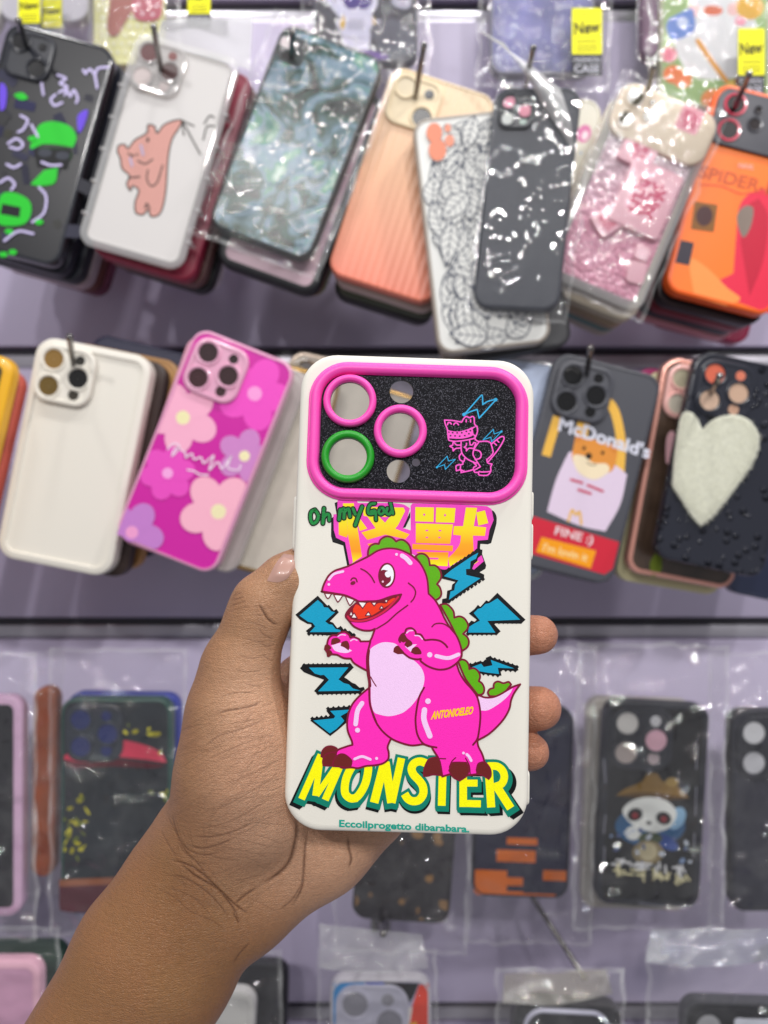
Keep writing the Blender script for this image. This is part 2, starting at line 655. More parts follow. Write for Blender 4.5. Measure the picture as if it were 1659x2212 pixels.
for s, ww in (('650,560* 960,205* 992,205 1000,372* 1100,310 1260,270* 930,630* 895,465* 780,500 650,560', 26), ('1005,1040* 1200,840* 1215,930* 1365,875* 1165,1080* 1155,990* 1005,1040', 15), ('120,1565* 325,1350* 350,1440* 480,1410* 290,1600* 275,1510* 120,1565', 15)):
    art.line(BL2, S(ww, 'g'), 'g ' + s)
for x, y, r in ((645, 560, 38), (1245, 280, 38), (1355, 882, 22), (130, 1562, 22)):
    art.disc(BL2, x, y, r, r, 45, 'g', 6)
art.build('camera_panel_print', held, INK)

# big kanji behind the dinosaur
art = Art(held_local, 2e-6, 3e-5)
art.fill(BLK, 'a 525,40* 570,20* 600,200* 520,230* 560,480* 690,550* 735,890* 695,890* 640,605* 500,560* 478,480* 480,250* 550,180*')
art.fill(BLK, 'a 1530,150* 1530,230* 1465,365* 1430,370* 1470,280*')
art.fill(BLK, 'b 1100,180* 1135,200 1165,260 1165,340* 1150,400 1100,580* 1060,595* 970,590* 965,640* 1040,850* 1030,890* 940,945* 800,960* 700,1010* 490,1010* 480,880* 900,600*')
PK2 = '#f848c8'
art.fill(PK2, 'a 565,0* 820,0* 835,40* 1300,40* 1440,60 1525,110* 1490,240* 1430,370* 1540,405* 1560,600* 1400,760* 1000,760* 760,830* 725,870* 665,560* 545,500* 515,400* 510,190* 560,190*')
art.fill(PK2, 'b 128,130* 150,100* 720,108* 760,115* 1050,135* 1105,170* 1130,300* 1080,420* 1060,540* 935,550* 930,640* 990,740* 1010,800* 870,920* 640,880 540,900 480,890* 300,800* 130,700*')
art.build('kanji_outline_print', held, INK)
# sunset-coloured letter fill: yellow, orange, yellow again down the strokes
m_kj, nt, p = new_mat('graduated_yellow_ink')
tc = nt.nodes.new('ShaderNodeTexCoord')
sx = nt.nodes.new('ShaderNodeSeparateXYZ')
nt.links.new(tc.outputs['Object'], sx.inputs[0])
mr = nt.nodes.new('ShaderNodeMapRange')
zt, zb = held_local(*parse('b 400,330')[0][:2])[1], held_local(*parse('b 400,840')[0][:2])[1]
mr.inputs['From Min'].default_value = zt
mr.inputs['From Max'].default_value = zb
nt.links.new(sx.outputs['Z'], mr.inputs['Value'])
rp = nt.nodes.new('ShaderNodeValToRGB')
el = rp.color_ramp.elements
el[0].color = lin('#fff000')
el[1].color = lin('#fff000')
e = el.new(0.5); e.color = lin('#ffa800')
e = el.new(0.74); e.color = lin('#ff9a00')
nt.links.new(mr.outputs[0], rp.inputs[0])
nt.links.new(rp.outputs[0], p.inputs['Base Color'])
p.inputs['Roughness'].default_value = 0.4
art = Art(held_local, 2e-6, 6e-5)
art.fill('#ffee00', 'a 635,45* 780,42* 890,750* 770,830* 700,450* 690,110* 640,110*')
art.fill('#ffee00', 'a 578,200* 690,180* 700,460* 690,500* 580,462*')
art.fill('#ffee00', 'a 850,230* 960,380* 860,412* 815,260*')
art.fill('#ffee00', 'a 900,90* 1440,100* 1462,145* 1370,330* 1330,380* 1520,455* 1465,520* 1200,460* 960,530* 880,430* 1070,375* 960,220* 910,210*')
art.fill('#ffee00', 'a 960,580* 1060,570* 1000,640*')
for s in ('185,145* 410,150* 405,325* 183,318*', '435,150* 670,158* 655,335* 430,330*', '190,340* 640,355* 605,590* 190,580*', '150,590* 640,610* 635,680* 148,655*', '195,685* 585,690* 575,860* 380,850*',
          '795,150* 930,155* 890,375* 1040,390* 1025,495* 880,490* 890,690* 700,800 600,865* 580,760* 660,680 720,590 735,490* 640,480* 650,375* 760,375*', '920,210* 1025,185* 1065,340* 945,370*', '900,800* 955,795* 890,840*'):
    art.fill('#ffee00', 'b ' + s)
art.build('kanji_fill_print', held, m_kj)
art = Art(held_local, 2e-6, 1.0e-4)
art.fill(PK2, 'a 1120,225* 1255,225* 1195,300*')
for x, y, a, b in ((292, 238, 15, 17), (543, 243, 15, 17), (325, 428, 22, 11), (482, 430, 22, 11), (325, 512, 20, 10), (475, 513, 20, 10)):
    art.disc(PK2, x, y, a, b, 0, 'b', 4)
art.line(PK2, S(20, 'b'), 'b 350,765 455,768')
art.build('kanji_counter_print', held, INK)

# pixel lightning bolts
def saw(art, s, step=57, size=31, crop='c'):
    pts = parse(s)
    (x0, y0, _), (x1, y1, _) = pts[0], pts[1]
    d = math.hypot(x1 - x0, y1 - y0)
    k = max(1, round(d / S(step, crop)))
    for i in range(k + 1):
        t = i / k
        art.rect(BLK, x0 + (x1 - x0) * t, y0 + (y1 - y0) * t, S(size, crop) * 1.25, S(size, crop) * 1.25, 45)
bolts = [
    ('c 365,400* 480,520* 500,510* 560,580* 590,560* 620,600* 510,710* 550,725* 600,790* 640,770* 690,820* 760,830* 810,880* 770,890* 640,860* 500,880* 260,865* 220,825* 290,770* 285,745* 240,740* 150,690* 95,630*',
     'c 365,452* 420,500* 440,540* 490,545* 530,590* 575,600* 455,710* 500,745* 540,750* 580,800* 640,815* 640,838* 270,840* 335,770* 300,725* 250,715* 200,680* 145,640*', ('c 260,860 640,860', 'c 640,790 800,875')),
    ('c 195,1225* 760,1220* 800,1265* 685,1385* 720,1405* 780,1450* 820,1465* 870,1510* 920,1500* 935,1530* 870,1580* 375,1592* 320,1550* 440,1415* 400,1400* 310,1370* 200,1325* 150,1275*',
     'c 260,1268* 735,1265* 615,1410* 680,1455* 740,1470* 790,1520* 880,1545* 370,1553* 500,1415* 440,1355* 400,1360* 330,1340*', ('c 200,1240 750,1235', 'c 370,1575 870,1570')),
    ('e 468,280* 500,245* 745,228* 735,330* 715,420* 600,520* 515,585* 275,400* 310,365* 520,350*',
     'e 515,282* 740,267* 720,300* 640,345* 685,400* 660,430* 620,470* 590,500* 510,553* 312,397* 560,372* 575,345*', ('e 490,255 745,235', 'e 300,375 520,350')),
    ('b 920,650* 995,660* 990,720* 940,760* 930,800* 895,830* 870,890* 1015,960* 1015,1030* d 1040,215* 1000,240* 880,320* 780,400* 640,490* 565,495* 570,440* 620,430* 630,340* 680,325* 690,265* 730,235* 570,195* b 500,990* 520,940* 620,860* 760,770* 880,690*',
     'b 945,695* 915,770* 850,800* 845,890* 795,895* d 860,150* 1030,190* 940,250* 820,330* 650,450* 670,350* 715,335* 725,270* 765,215* 590,165* 680,90* 800,10* b 880,730*', ('d 650,470 1060,200', 'b 540,930 930,670')),
    ('d 1235,365* 1575,690* 1520,738* 1190,735* 1275,830* 1225,872* 860,872* 885,740* 920,700* 960,715* 985,690* 890,615* 960,560* 1000,510* 1030,535* 1100,455* 1130,470*',
     'd 1235,432* 1510,690* 1115,705* 1210,845* 880,845* 895,775* 950,740* 1025,700* 950,610* 1000,560* 1040,550* 1090,500* 1140,490*', ('d 1200,718 1520,715', 'd 880,860 1220,855')),
    ('d 1140,1130* 1180,1150* 1470,1245* 1490,1300* 1450,1310* 1270,1295* 1285,1365* 1240,1365* 1130,1355* 1000,1335* 890,1255* 920,1225* 1020,1190* 1100,1205* 1095,1150*',
     'd 1155,1175* 1440,1278* 1240,1270* 1255,1345* 1110,1328* 1000,1308* 930,1260* 1040,1220* 1070,1260* 1175,1240*', ('d 1150,1150 1470,1260', 'd 1280,1290 1450,1300', 'd 1010,1330 1240,1360', 'd 910,1235 1090,1195')),
]
for o_, i_, saws in bolts:
    art = Art(held_local, 2e-6, 1.4e-4)
    art.fill(BLK, o_)
    for s in saws:
        art.step = 1e-7
        saw(art, s)
        art.step = 1e-6
    art.fill(BLU, i_)
    art.build('lightning_bolt_print', held, INK)

# MONSTER
art = Art(held_local, 1.2e-6, 2.0e-4)
letters = [('e', [('170,1345 405,810', 82), ('398,860 336,1305', 76), ('350,1300 590,950', 72), ('455,1355 640,930', 86)]),
           ('e', [('845,1330 760,1335 695,1270 700,1130 750,1000 830,900 925,868', 96), ('895,875 955,885 975,980 945,1140 890,1255 830,1325 775,1338', 96)]),
           ('e', [('1045,1388 1175,880', 104), ('1180,900 1255,1390', 104), ('1258,1390 1375,850', 90)]),
           ('f', [('375,912 300,890 230,915 200,980 225,1050 290,1120 335,1190 340,1280 290,1355 215,1370 155,1340 115,1280', 98)]),
           ('f', [('578,900 563,1425', 94), ('430,890 740,900', 80)]),
           ('f', [('822,900 822,1440', 92), ('780,1395 1035,1402', 86), ('800,1152 995,1152', 84), ('790,925 1020,930', 80)]),
           ('f', [('1125,905 1160,1445', 98), ('1120,945 1230,950 1295,1000 1318,1080 1285,1160 1200,1195 1140,1190', 92), ('1225,1190 1395,1455', 100)])]
xc = parse('e 1400,1150')[0][0]
def letter_pass(col, extra, dx, dy, caps):
    for crop, strokes in letters:
        for s, w in strokes:
            for r in pieces(parse(crop + ' ' + s), False):
                rr = []
                for q in r:
                    k = (q.x - xc) / 230.0
                    rr.append(Vector((q.x + S(dx * k, 'e'), q.y + S(dy, 'e'))))
                if extra:
                    e_ = S(extra, 'e') / 2
                    rr[0] = rr[0] + (rr[0] - rr[1]).normalized() * e_
                    rr[-1] = rr[-1] + (rr[-1] - rr[-2]).normalized() * e_
                art.stroke(rr, S(w + extra, 'e'), col, False)
for t in (1.0, 0.8, 0.6):
    letter_pass('#06090c', 56, 78 * t, 18 + 56 * t, True)
for t in (1.0, 0.5, 0.0):
    letter_pass('#06806a', 68, 22 * t, 36 * t, True)
letter_pass('#fffa00', 0, 0, 0, False)
art.text('#12a08c', 'Eccoilprogetto dibarabara.', 'q 358,1131 1180,1166 1180,1108 358,1072', bold=0.03)
art.build('lettering_print', held, INK)

# the dinosaur
art = Art(held_local, 1.2e-6, 4.2e-4)
ow = S(24, 'c')
for s in ('a 970,760* 972,680 1000,612 1060,582 1112,585* 1135,530 1190,492 1245,486 1300,510 1340,552* 1390,530 1440,535 1500,580 1530,640 1540,720* 1400,760 1200,760',
          'b 185,745* 230,712 290,714 340,760 360,850* 420,850 470,890 495,950 490,1010 445,1075* d 540,300 558,370 540,420 490,455* 380,400 300,0*',
          'd 545,510* 610,500 660,530 705,590 715,665* 780,650 840,680 880,750 870,805 820,860* 870,900 890,960 870,1020 810,1065* 700,800',
          'd 760,1190* 810,1170 860,1190 890,1240 895,1285* 950,1275 1000,1310 1025,1370 1010,1430* 1050,1460 1075,1520 1060,1580 1000,1600* 850,1400',
          'd 1140,1612* 1120,1570 1140,1530 1190,1512* 1195,1460 1240,1435 1300,1455 1325,1452* 1370,1440 1400,1472* 1280,1600'):
    art.fill(GRN, s, MARO, ow)
art.fill(PINK, 'f 1000,85* 1080,120 1180,115 1280,75 1400,0 1510,-40* 1440,60 1400,150 1380,250 1330,350 1250,450 1130,560 990,640* 900,400', MARO, ow)
art.fill(LAV, 'f 1005,108* 1100,127 1200,118 1300,75 1420,8* 1380,80 1300,160 1200,230 1110,275 1025,275*')
art.line(MARO, ow, 'f 1000,85 1080,118 1180,115 1280,75 1400,0 1510,-40')
art.fill(PINK, 'e 1000,-10* 880,90 790,190 740,300 720,420 730,530 775,640 785,690* 700,715 600,760 580,850* 640,960 770,962 850,972 950,945 1050,937 1150,915 1215,860 1220,780 1207,720 1232,650 1250,615* 1150,300', MARO, ow)
BODY = ('c 415,350* 430,290 460,220 505,150 570,100 640,75 725,48* a 860,805 980,745 1100,672 1230,642 1360,652 1470,692 1560,745 d 300,5 360,110 392,220 405,375* '
        '480,450 540,550 600,680 660,780 740,880 790,1000 802,1080 785,1150 740,1215* 780,1330 840,1430 920,1520 980,1600 f 1010,180 1028,300 1025,420 1010,540 992,640* '
        '1005,710 1050,800 1075,880 1090,950* 980,1045* 900,1055* 660,1045* 570,1072* 545,920 515,835* 460,750 445,715* 340,682* 200,697 60,662 e 1250,612 1150,530 1070,420 1020,290 992,180 985,0 '
        'c 985,1450 960,1280 963,1130 985,980 1020,900 1055,800* 1000,820 900,815 800,770 740,700 705,660* 705,625 740,570 825,492* 860,470* 780,430 690,395 580,375 430,350*')
art.fill(PINK, BODY, MARO, ow)
art.fill(LAV, 'c 990,1065 1040,1010 1130,967 1220,962 1310,985 1400,1075 1500,1160 1580,1230 1630,1300 1652,1390 1640,1480 1600,1580 e 1520,190 1450,260 1370,312 1230,345 1110,325 1042,290 1008,170 c 1003,1500 985,1300 978,1160')
art.line(MARO, ow, 'c 985,1060 975,1180 985,1330 1000,1480 e 990,0 994,180 1022,290 1072,420')
art.line(MARO, S(14, 'c'), 'c 1005,1380 1030,1430 1070,1492')
art.line(MARO, ow, 'f 350,0 290,120 255,300 248,420 268,560 325,660 400,702 500,722')
art.line(MARO, ow, 'f 1000,600 980,640 940,690')
art.line(MARO, S(15, 'c'), 'f 540,855 610,858')
art.line(MARO, S(15, 'c'), 'f 655,960 685,890 730,845')
art.line(MARO, S(15, 'c'), 'f 905,1040 895,940 850,850')
for s in ('f 345,1070* 350,980 400,870 480,840 520,852 550,920 560,1060* 460,1050 400,1065', 'f 650,1000* 680,920 720,900 860,902* 890,970 870,1060 780,1125* 700,1080', 'f 980,990* 1000,920 1050,895* 1100,910 1150,980 1158,1060 1130,1105* 1060,1060 990,1045*',
          'e 405,830* 420,760 470,712 540,705 600,737 580,782 500,805 440,850*', 'e 430,940* 425,880 450,820 500,787 560,780 590,800 570,850 550,900 545,945*', 'e 550,950* 560,880 590,830 640,800 700,810 770,870 775,910 760,962*'):
    art.fill(BRN, s, MARO, S(15, 'c'))
# left arm
art.fill(PINK, 'c 1000,950* 880,952* 865,925 800,897 760,907* 740,870 690,837 630,850 600,880* 540,880 495,920 475,1000* 455,1040 490,1100* 600,1112* 680,1152 765,1158* 800,1210 880,1262 962,1305* 960,1130', MARO, ow)
art.fill(LAV, 'c 530,1000* 640,970 650,1010* 700,1020 780,1062* 720,1090 640,1085 570,1060')
for s in ('445,1050* 455,1000 490,990 525,1030 500,1052*', '480,1132* 475,1062 515,1060 540,1100 500,1137*', '528,985* 540,925 600,912 637,950 560,987*', '645,1002* 660,962 720,950 745,1010 735,1055* 690,1022'):
    art.fill(BRN, 'c ' + s, MARO, S(8, 'c'))
art.line(LAV, S(13, 'c'), 'c 610,890 650,870 700,875')
art.line(LAV, S(13, 'c'), 'c 760,945 800,925 840,938')
# right arm
art.fill(PINK, 'd 60,1060* 50,930 80,870 120,850* 140,802 200,792 245,830 250,860* 310,870 345,920 362,940* 500,932 600,980* 640,1050 800,1080* 790,1150 740,1215 640,1278 520,1290 400,1252 310,1190* 250,1167 150,1140 100,1095*')
art.line(MARO, ow, 'd 60,960 50,925 80,870 120,850* 140,802 200,792 245,830 250,862* 310,870 345,920 362,938* 450,930 540,945 600,985 630,1020')
art.line(MARO, ow, 'd 100,1092 180,1150 260,1167 312,1162* 312,1190 400,1252 520,1290 640,1277 740,1215 798,1140 805,1060')
art.fill(LAV, 'd 120,1012* 200,990 265,985* 210,1040 190,1077*')
for s in ('c 1280,1077* 1290,1030 1330,1005 1365,1040 1405,1092 1330,1102*', 'd 50,937* 70,880 110,865 140,910 160,935 100,962*', 'd 115,992* 150,935 190,950 205,990 150,1022*', 'd 195,1082* 215,1035 265,1020 305,1060 312,1100 240,1105*'):
    art.fill(BRN, s, MARO, S(8, 'c'))
art.line(LAV, S(14, 'c'), 'd 140,850 170,825 215,820')
art.line(LAV, S(14, 'c'), 'd 240,880 290,885 330,925')
art.line(MARO, S(16, 'c'), 'd 445,775 480,742 540,732 600,745 650,778')
# mouth
art.fill('#7a0f22', 'c 825,492* 960,472 1100,462 1250,412 1370,387* 1340,450 1280,510 1180,590 1060,660 940,705 820,710 740,690 705,645 740,570', MARO, ow)
art.fill('#f03818', 'c 790,560* 830,505 900,545* 960,490 1010,485 1040,525* 1100,490 1180,495* 1250,440 1300,432 1230,505 1150,555 1060,615 960,662 850,680 800,650')
art.line('#d21c48', S(24, 'c'), 'c 728,650 765,690 850,706 960,690 1080,642 1200,562 1335,415')
for s in ('448,372* 475,425 500,427 530,377*', '558,387* 600,468 618,468 668,397*', '700,410* 745,508 768,503 808,450*', '848,472* 900,545 912,545 955,482*', '1010,482* 1042,520 1050,520 1078,480*', '1168,458* 1195,487 1212,443*', '745,640* 768,590 792,640*', '768,668* 798,615 808,615 842,672*', '940,642* 970,600 980,600 1008,640*', '1108,562* 1135,525 1158,556*'):
    art.fill('#f6f2f0', 'c ' + s, MARO, S(13, 'c'))
art.line(MARO, ow, 'c 415,350 430,352 580,375 690,395 780,430 860,468 960,468 1100,460 1250,410 1372,385')
# eye and face lines
art.disc(MARO, 1198, 155, 104, 152, 3, 'c')
art.disc('#f4f4fa', 1200, 155, 82, 130, 3, 'c')
art.fill(MARO, 'c 1105,120* 1150,88 1215,100* 1180,120 1175,150* 1210,178 1245,160* 1245,220 1205,262 1165,285 1120,230 1100,170')
art.disc('#f4f4fa', 1212, 148, 32, 32, 0, 'c', 14)
art.disc('#f4c8e0', 1150, 230, 13, 13, 0, 'c', 10)
for s in ('885,75 950,110 1010,170 1050,240', '765,212 790,187 825,195 840,232', '1458,247 1520,300 1545,360 1525,430 1490,475', '1075,797 1200,720 1320,612 1450,515'):
    art.line(MARO, S(17, 'c'), 'c ' + s)
art.disc(MARO, 790, 247, 32, 22, -20, 'c', 14)
# shine marks
for s, wd in (('c 500,205 560,140 670,108', 30), ('a 1420,738 1475,775 1530,835', 55), ('d 497,1127 640,1152 765,1108', 46), ('e 900,187 845,280 822,440', 56), ('f 355,268 350,390 420,582', 66), ('e 810,860 900,830 1000,865', 32), ('f 865,805 890,830 918,880', 34)):
    art.line(LAV, S(wd, 'c'), s)
for x, y, r, cr in ((500, 265, 16, 'c'), (1347, 722, 19, 'a'), (418, 1112, 32, 'd'), (845, 513, 30, 'e'), (397, 163, 34, 'f'), (1075, 853, 18, 'e'), (825, 788, 17, 'f')):
    art.disc(LAV, x, y, r, r, 0, cr, 18)
art.text('#ffd000', 'ANTONIOELEO', 'f 430,388 935,322 950,222 445,285', bold=0.045, shear=.15)
art.build('dinosaur_print', held, INK)

# green brush lettering on top
art = Art(held_local, 1.2e-6, 2.6e-4)
OMG = [('265,130 215,160 205,240 235,310 290,280 310,210 280,150 255,140', 40), ('385,110 370,310', 40), ('375,240 420,190 450,200 455,270', 38),
       ('600,130 585,260', 42), ('600,160 650,120 650,240', 40), ('655,160 710,120 730,220', 40), ('770,115 800,190', 38), ('890,90 840,220 800,335', 42),
       ('1060,45 1000,60 970,120 980,180 1040,180 1060,150', 36), ('1010,150 1065,150 1075,265', 34), ('1130,110 1110,160 1140,190 1180,160 1170,110 1130,105', 34), ('1225,110 1210,165 1250,190 1280,150', 36), ('1265,35 1300,180', 36)]
for s, wd in OMG:
    art.line('#07160c', S(wd + 32, 'a'), 'a ' + s)
for s, wd in OMG:
    art.line('#118a3c', S(wd, 'a'), 'a ' + s)
art.build('brush_lettering_print', held, INK)

# ------------------------------------------------------------------ the hand
def hp(u, v, y):
    p = at(u, v, y / 1000.0) * 1000
    return (p.x, p.y, p.z)
PXM = 0.1542   # mm per picture unit at the case
# (point a, point b, radius a, radius b [picture units], blend [mm], depth squash)
B = []
def bone(a, b, ra, rb, k=7.0, sy=1.0):
    B.append((np.array(hp(*a)), np.array(hp(*b)), ra * PXM * a[2] / 258.0, rb * PXM * b[2] / 258.0, k, sy))
# forearm and wrist
bone((40, 2600, 274), (337, 2071, 276), 192, 170, 6, 1.35)
bone((337, 2071, 276), (430, 1925, 278), 170, 158, 8, 1.35)
bone((430, 1925, 278), (475, 1850, 280), 150, 140, 10, 1.3)
# heel of the hand, little-finger side
bone((470, 1945, 283), (535, 1935, 283), 96, 95, 10, 1.05)
bone((535, 1935, 283), (690, 1822, 284), 98, 100, 10, 1.0)
bone((690, 1822, 284), (790, 1738, 286), 98, 92, 9, 1.0)
# middle of the palm behind the case
bone((520, 1850, 287), (700, 1480, 289), 90, 78, 10)
bone((560, 1870, 288), (765, 1520, 291), 90, 76, 10)
bone((620, 1850, 288), (810, 1600, 291), 90, 74, 10)
bone((690, 1800, 288), (835, 1680, 290), 88, 68, 10)
# ball of the thumb
bone((455, 1800, 272), (505, 1660, 266), 105, 112, 12)
bone((560, 1745, 268), (540, 1600, 264), 104, 96, 12)
bone((505, 1660, 266), (507, 1530, 265), 108, 90, 10)
bone((507, 1530, 265), (518, 1440, 265), 90, 78, 8)
bone((600, 1700, 276), (610, 1560, 278), 70, 60, 10)
# thumb
bone((518, 1440, 265), (556, 1340, 265), 76, 67, 5)
bone((556, 1340, 265), (568, 1302, 265), 65, 62, 4)
bone((568, 1302, 265), (622, 1255, 266), 61, 56, 4)
bone((622, 1252, 266), (655, 1222, 268), 57, 44, 4)
bone((604, 1316, 263), (630, 1288, 266), 36, 46, 3)
bone((568, 1380, 262), (574, 1412, 262), 31, 24, 3)
# index finger, hidden behind the case
bone((700, 1480, 289), (640, 1465, 288), 66, 44, 8)
bone((700, 1480, 289), (800, 1290, 283), 68, 54, 6)
bone((800, 1290, 283), (880, 1160, 280), 53, 44, 4)
# middle, ring and little finger come round the far edge
bone((765, 1520, 291), (930, 1405, 285), 64, 55, 6)
bone((930, 1405, 285), (1080, 1376, 280), 54, 48, 3)
bone((1080, 1376, 280), (1163, 1371, 273), 48, 42.5, 2)
bone((810, 1600, 291), (960, 1545, 285), 62, 55, 6)
bone((960, 1545, 285), (1080, 1533, 280), 54, 50, 3)
bone((1080, 1533, 280), (1166, 1530, 272.5), 51, 47, 2)
bone((835, 1680, 290), (970, 1640, 284), 56, 48, 6)
bone((970, 1640, 284), (1060, 1630, 280), 48, 44, 3)
bone((1060, 1630, 280), (1147, 1624, 273), 44, 40, 2)

def hand_field(X, Y, Z):
    d = None
    for a, b, ra, rb, k, sy in B:
        ba = b - a
        mid = 0.5 * (a[1] + b[1])
        bx, by, bz = ba[0], ba[1], ba[2]
        dx, dy, dz = X - a[0], Y - a[1], Z - a[2]
        t = np.clip((dx * bx + dy * by + dz * bz) / float(ba @ ba), 0, 1)
        r = np.sqrt((dx - t * bx) ** 2 + ((dy - t * by) * sy) ** 2 + (dz - t * bz) ** 2) - (ra + (rb - ra) * t)
        if d is None:
            d = r
        else:
            h = np.clip(0.5 + 0.5 * (d - r) / k, 0, 1)
            d = d + (r - d) * h - k * h * (1 - h)
    return d

def surface_nets(lo, hi, step):
    ax = [np.arange(l, h, step, dtype=np.float32) for l, h in zip(lo, hi)]
    nx, ny, nz = [len(a) for a in ax]
    V = np.empty((nx, ny, nz), np.float32)
    for i0 in range(0, nx, 24):
        xs = ax[0][i0:i0 + 24]
        V[i0:i0 + 24] = hand_field(xs[:, None, None], ax[1][None, :, None], ax[2][None, None, :])
    ins = V < 0
    cell = np.zeros((nx - 1, ny - 1, nz - 1), np.uint8)
    for dx in (0, 1):
        for dy in (0, 1):
            for dz in (0, 1):
                cell += ins[dx:nx - 1 + dx, dy:ny - 1 + dy, dz:nz - 1 + dz]
    act = (cell > 0) & (cell < 8)
    idx = -np.ones(act.shape, np.int64)
    ijk = np.argwhere(act)
    idx[act] = np.arange(len(ijk))
    acc = np.zeros((len(ijk), 3)); cnt = np.zeros(len(ijk))
    cs = [(0, 0, 0), (1, 0, 0), (0, 1, 0), (0, 0, 1), (1, 1, 0), (1, 0, 1), (0, 1, 1), (1, 1, 1)]
    for a in range(8):
        for b in range(a + 1, 8):
            da, db = np.array(cs[a]), np.array(cs[b])
            if np.abs(da - db).sum() != 1:
                continue
            pa, pb = ijk + da, ijk + db
            va, vb = V[tuple(pa.T)], V[tuple(pb.T)]
            m = (va < 0) != (vb < 0)
            t = np.where(m, va / np.where(m, va - vb, 1), 0)
            acc += np.where(m[:, None], pa + t[:, None] * (pb - pa), 0)
            cnt += m
    P = acc / cnt[:, None] * step + np.array(lo)
    faces = []
    for axis in range(3):
        u, w = (axis + 1) % 3, (axis + 2) % 3
        s0 = [slice(None)] * 3; s1 = [slice(None)] * 3
        s0[axis] = slice(0, -1); s1[axis] = slice(1, None)
        ch = ins[tuple(s0)] != ins[tuple(s1)]
        e = np.argwhere(ch)
        e = e[(e[:, u] > 0) & (e[:, w] > 0) & (e[:, u] < V.shape[u] - 1) & (e[:, w] < V.shape[w] - 1)]
        du = np.zeros(3, int); du[u] = 1
        dw = np.zeros(3, int); dw[w] = 1
        q = [idx[tuple((e - du - dw).T)], idx[tuple((e - dw).T)], idx[tuple(e.T)], idx[tuple((e - du).T)]]
        inside = ins[tuple(e.T)]
        Q = np.stack(q, 1)
        Q[~inside] = Q[~inside][:, ::-1]
        faces.append(Q)
    return P, np.concatenate(faces)

zlo = hp(0, 2330, 262)[2]
P, Q = surface_nets((-152, 236, zlo), (72, 312, 12), 1.3)
me = bpy.data.meshes.new('hand')
me.from_pydata((P / 1000).tolist(), [], Q.tolist())
me.update()
tmp = bpy.data.objects.new('hand', me)
C.objects.link(tmp)
md = tmp.modifiers.new('s', 'SMOOTH'); md.factor = 0.5; md.iterations = 3
md = tmp.modifiers.new('d', 'SUBSURF'); md.levels = 2; md.render_levels = 2
bpy.context.view_layer.update()
hme = bpy.data.meshes.new_from_object(tmp.evaluated_get(bpy.context.evaluated_depsgraph_get()))
bpy.data.objects.remove(tmp)
bpy.data.meshes.remove(me)

# skin folds: shallow valleys along the creases of palm, thumb and wrist
def T(s):
    return [(324.0 + float(a.split(',')[0]) * .3661, 1188.1 + float(a.split(',')[1]) * .3661) for a in s.split()]
def Wc(s):
    return [(float(a.split(',')[0]) * .38964, 1350.1 + float(a.split(',')[1]) * .38964) for a in s.split()]
folds = [
    (T('760,445 725,430 690,400 660,350 640,310'), 5, .7), (T('745,525 700,515 660,490 640,450'), 3.5, .4), (T('730,655 700,645 660,610'), 3, .35), (T('720,560 690,570 650,545'), 3, .3),
    (T('665,885 620,915 540,935 450,950 370,975'), 4.5, .6), (T('650,800 610,800 540,780'), 3, .3), (T('640,850 560,840 470,850 400,880'), 3, .3),
    (T('700,985 600,1035 500,1070 400,1100 290,1190'), 3.5, .45), (T('760,1085 660,1105 540,1150 420,1200 280,1270'), 3, .35), (T('640,1000 560,1010 460,1030'), 3, .3),
    (T('800,1215 700,1270 560,1340 420,1390'), 3, .35), (T('760,1330 640,1400 500,1480 330,1560'), 3, .35), (T('690,1480 560,1560 420,1620 250,1650'), 3, .35),
    (T('640,1590 520,1650 380,1690 230,1690'), 4, .5), (T('520,1690 400,1740 300,1760 200,1730'), 4, .55), (T('420,1780 320,1800 230,1770 170,1700'), 4, .5), (T('350,1850 280,1840 210,1790 150,1700'), 3.5, .4),
    (T('340,1930 290,1860 200,1760 150,1640 130,1540'), 4, .5), (T('100,1560 140,1640 190,1760'), 3.5, .35), (T('60,1640 110,1740 170,1830'), 3.5, .35),
    (T('858,1560 872,1650 855,1750 820,1850 740,1930 640,1985'), 8, 1.6), (T('640,1985 560,2040 500,2090'), 5, .7),
    (T('935,1640 915,1780 905,1900 890,2010 830,2110'), 6, .9), (T('1165,1680 1175,1760 1190,1830 1170,1880'), 6, .9), (T('900,1960 840,2060 760,2130'), 4, .5),
    (T('545,2230 490,2110 400,2000 300,1905 200,1850 110,1830'), 5, .8), (T('480,2190 400,2080 300,1990 190,1930 90,1920'), 4, .5), (T('400,2212 300,2090 190,2020 60,1990'), 3, .3),
    (Wc('1390,1610 1310,1555 1200,1460 1080,1390 960,1290'), 5, .8), (Wc('1330,1660 1290,1590'), 4, .6), (Wc('1386,1760 1330,1820 1290,1880'), 4, .5), (Wc('1290,1730 1180,1640 1060,1590 950,1500 820,1440'), 3, .3),
    (T('600,330 660,345 720,340'), 3, .3), (T('610,380 660,385 700,370'), 3, .25), (T('590,430 640,440 700,470'), 3, .25), (T('560,520 620,540 690,545'), 3, .25), (T('520,620 600,640 700,625'), 3, .3), (T('490,700 580,720 690,700'), 3, .25), (T('500,275 520,260 545,250'), 4, .35), (T('485,300 520,285 560,275'), 4, .4), (T('480,330 520,315 570,300'), 4, .35), (T('520,250 500,265 478,310'), 3, .3), (T('470,360 530,345 590,330'), 3, .25),
]
rng = random.Random(3)
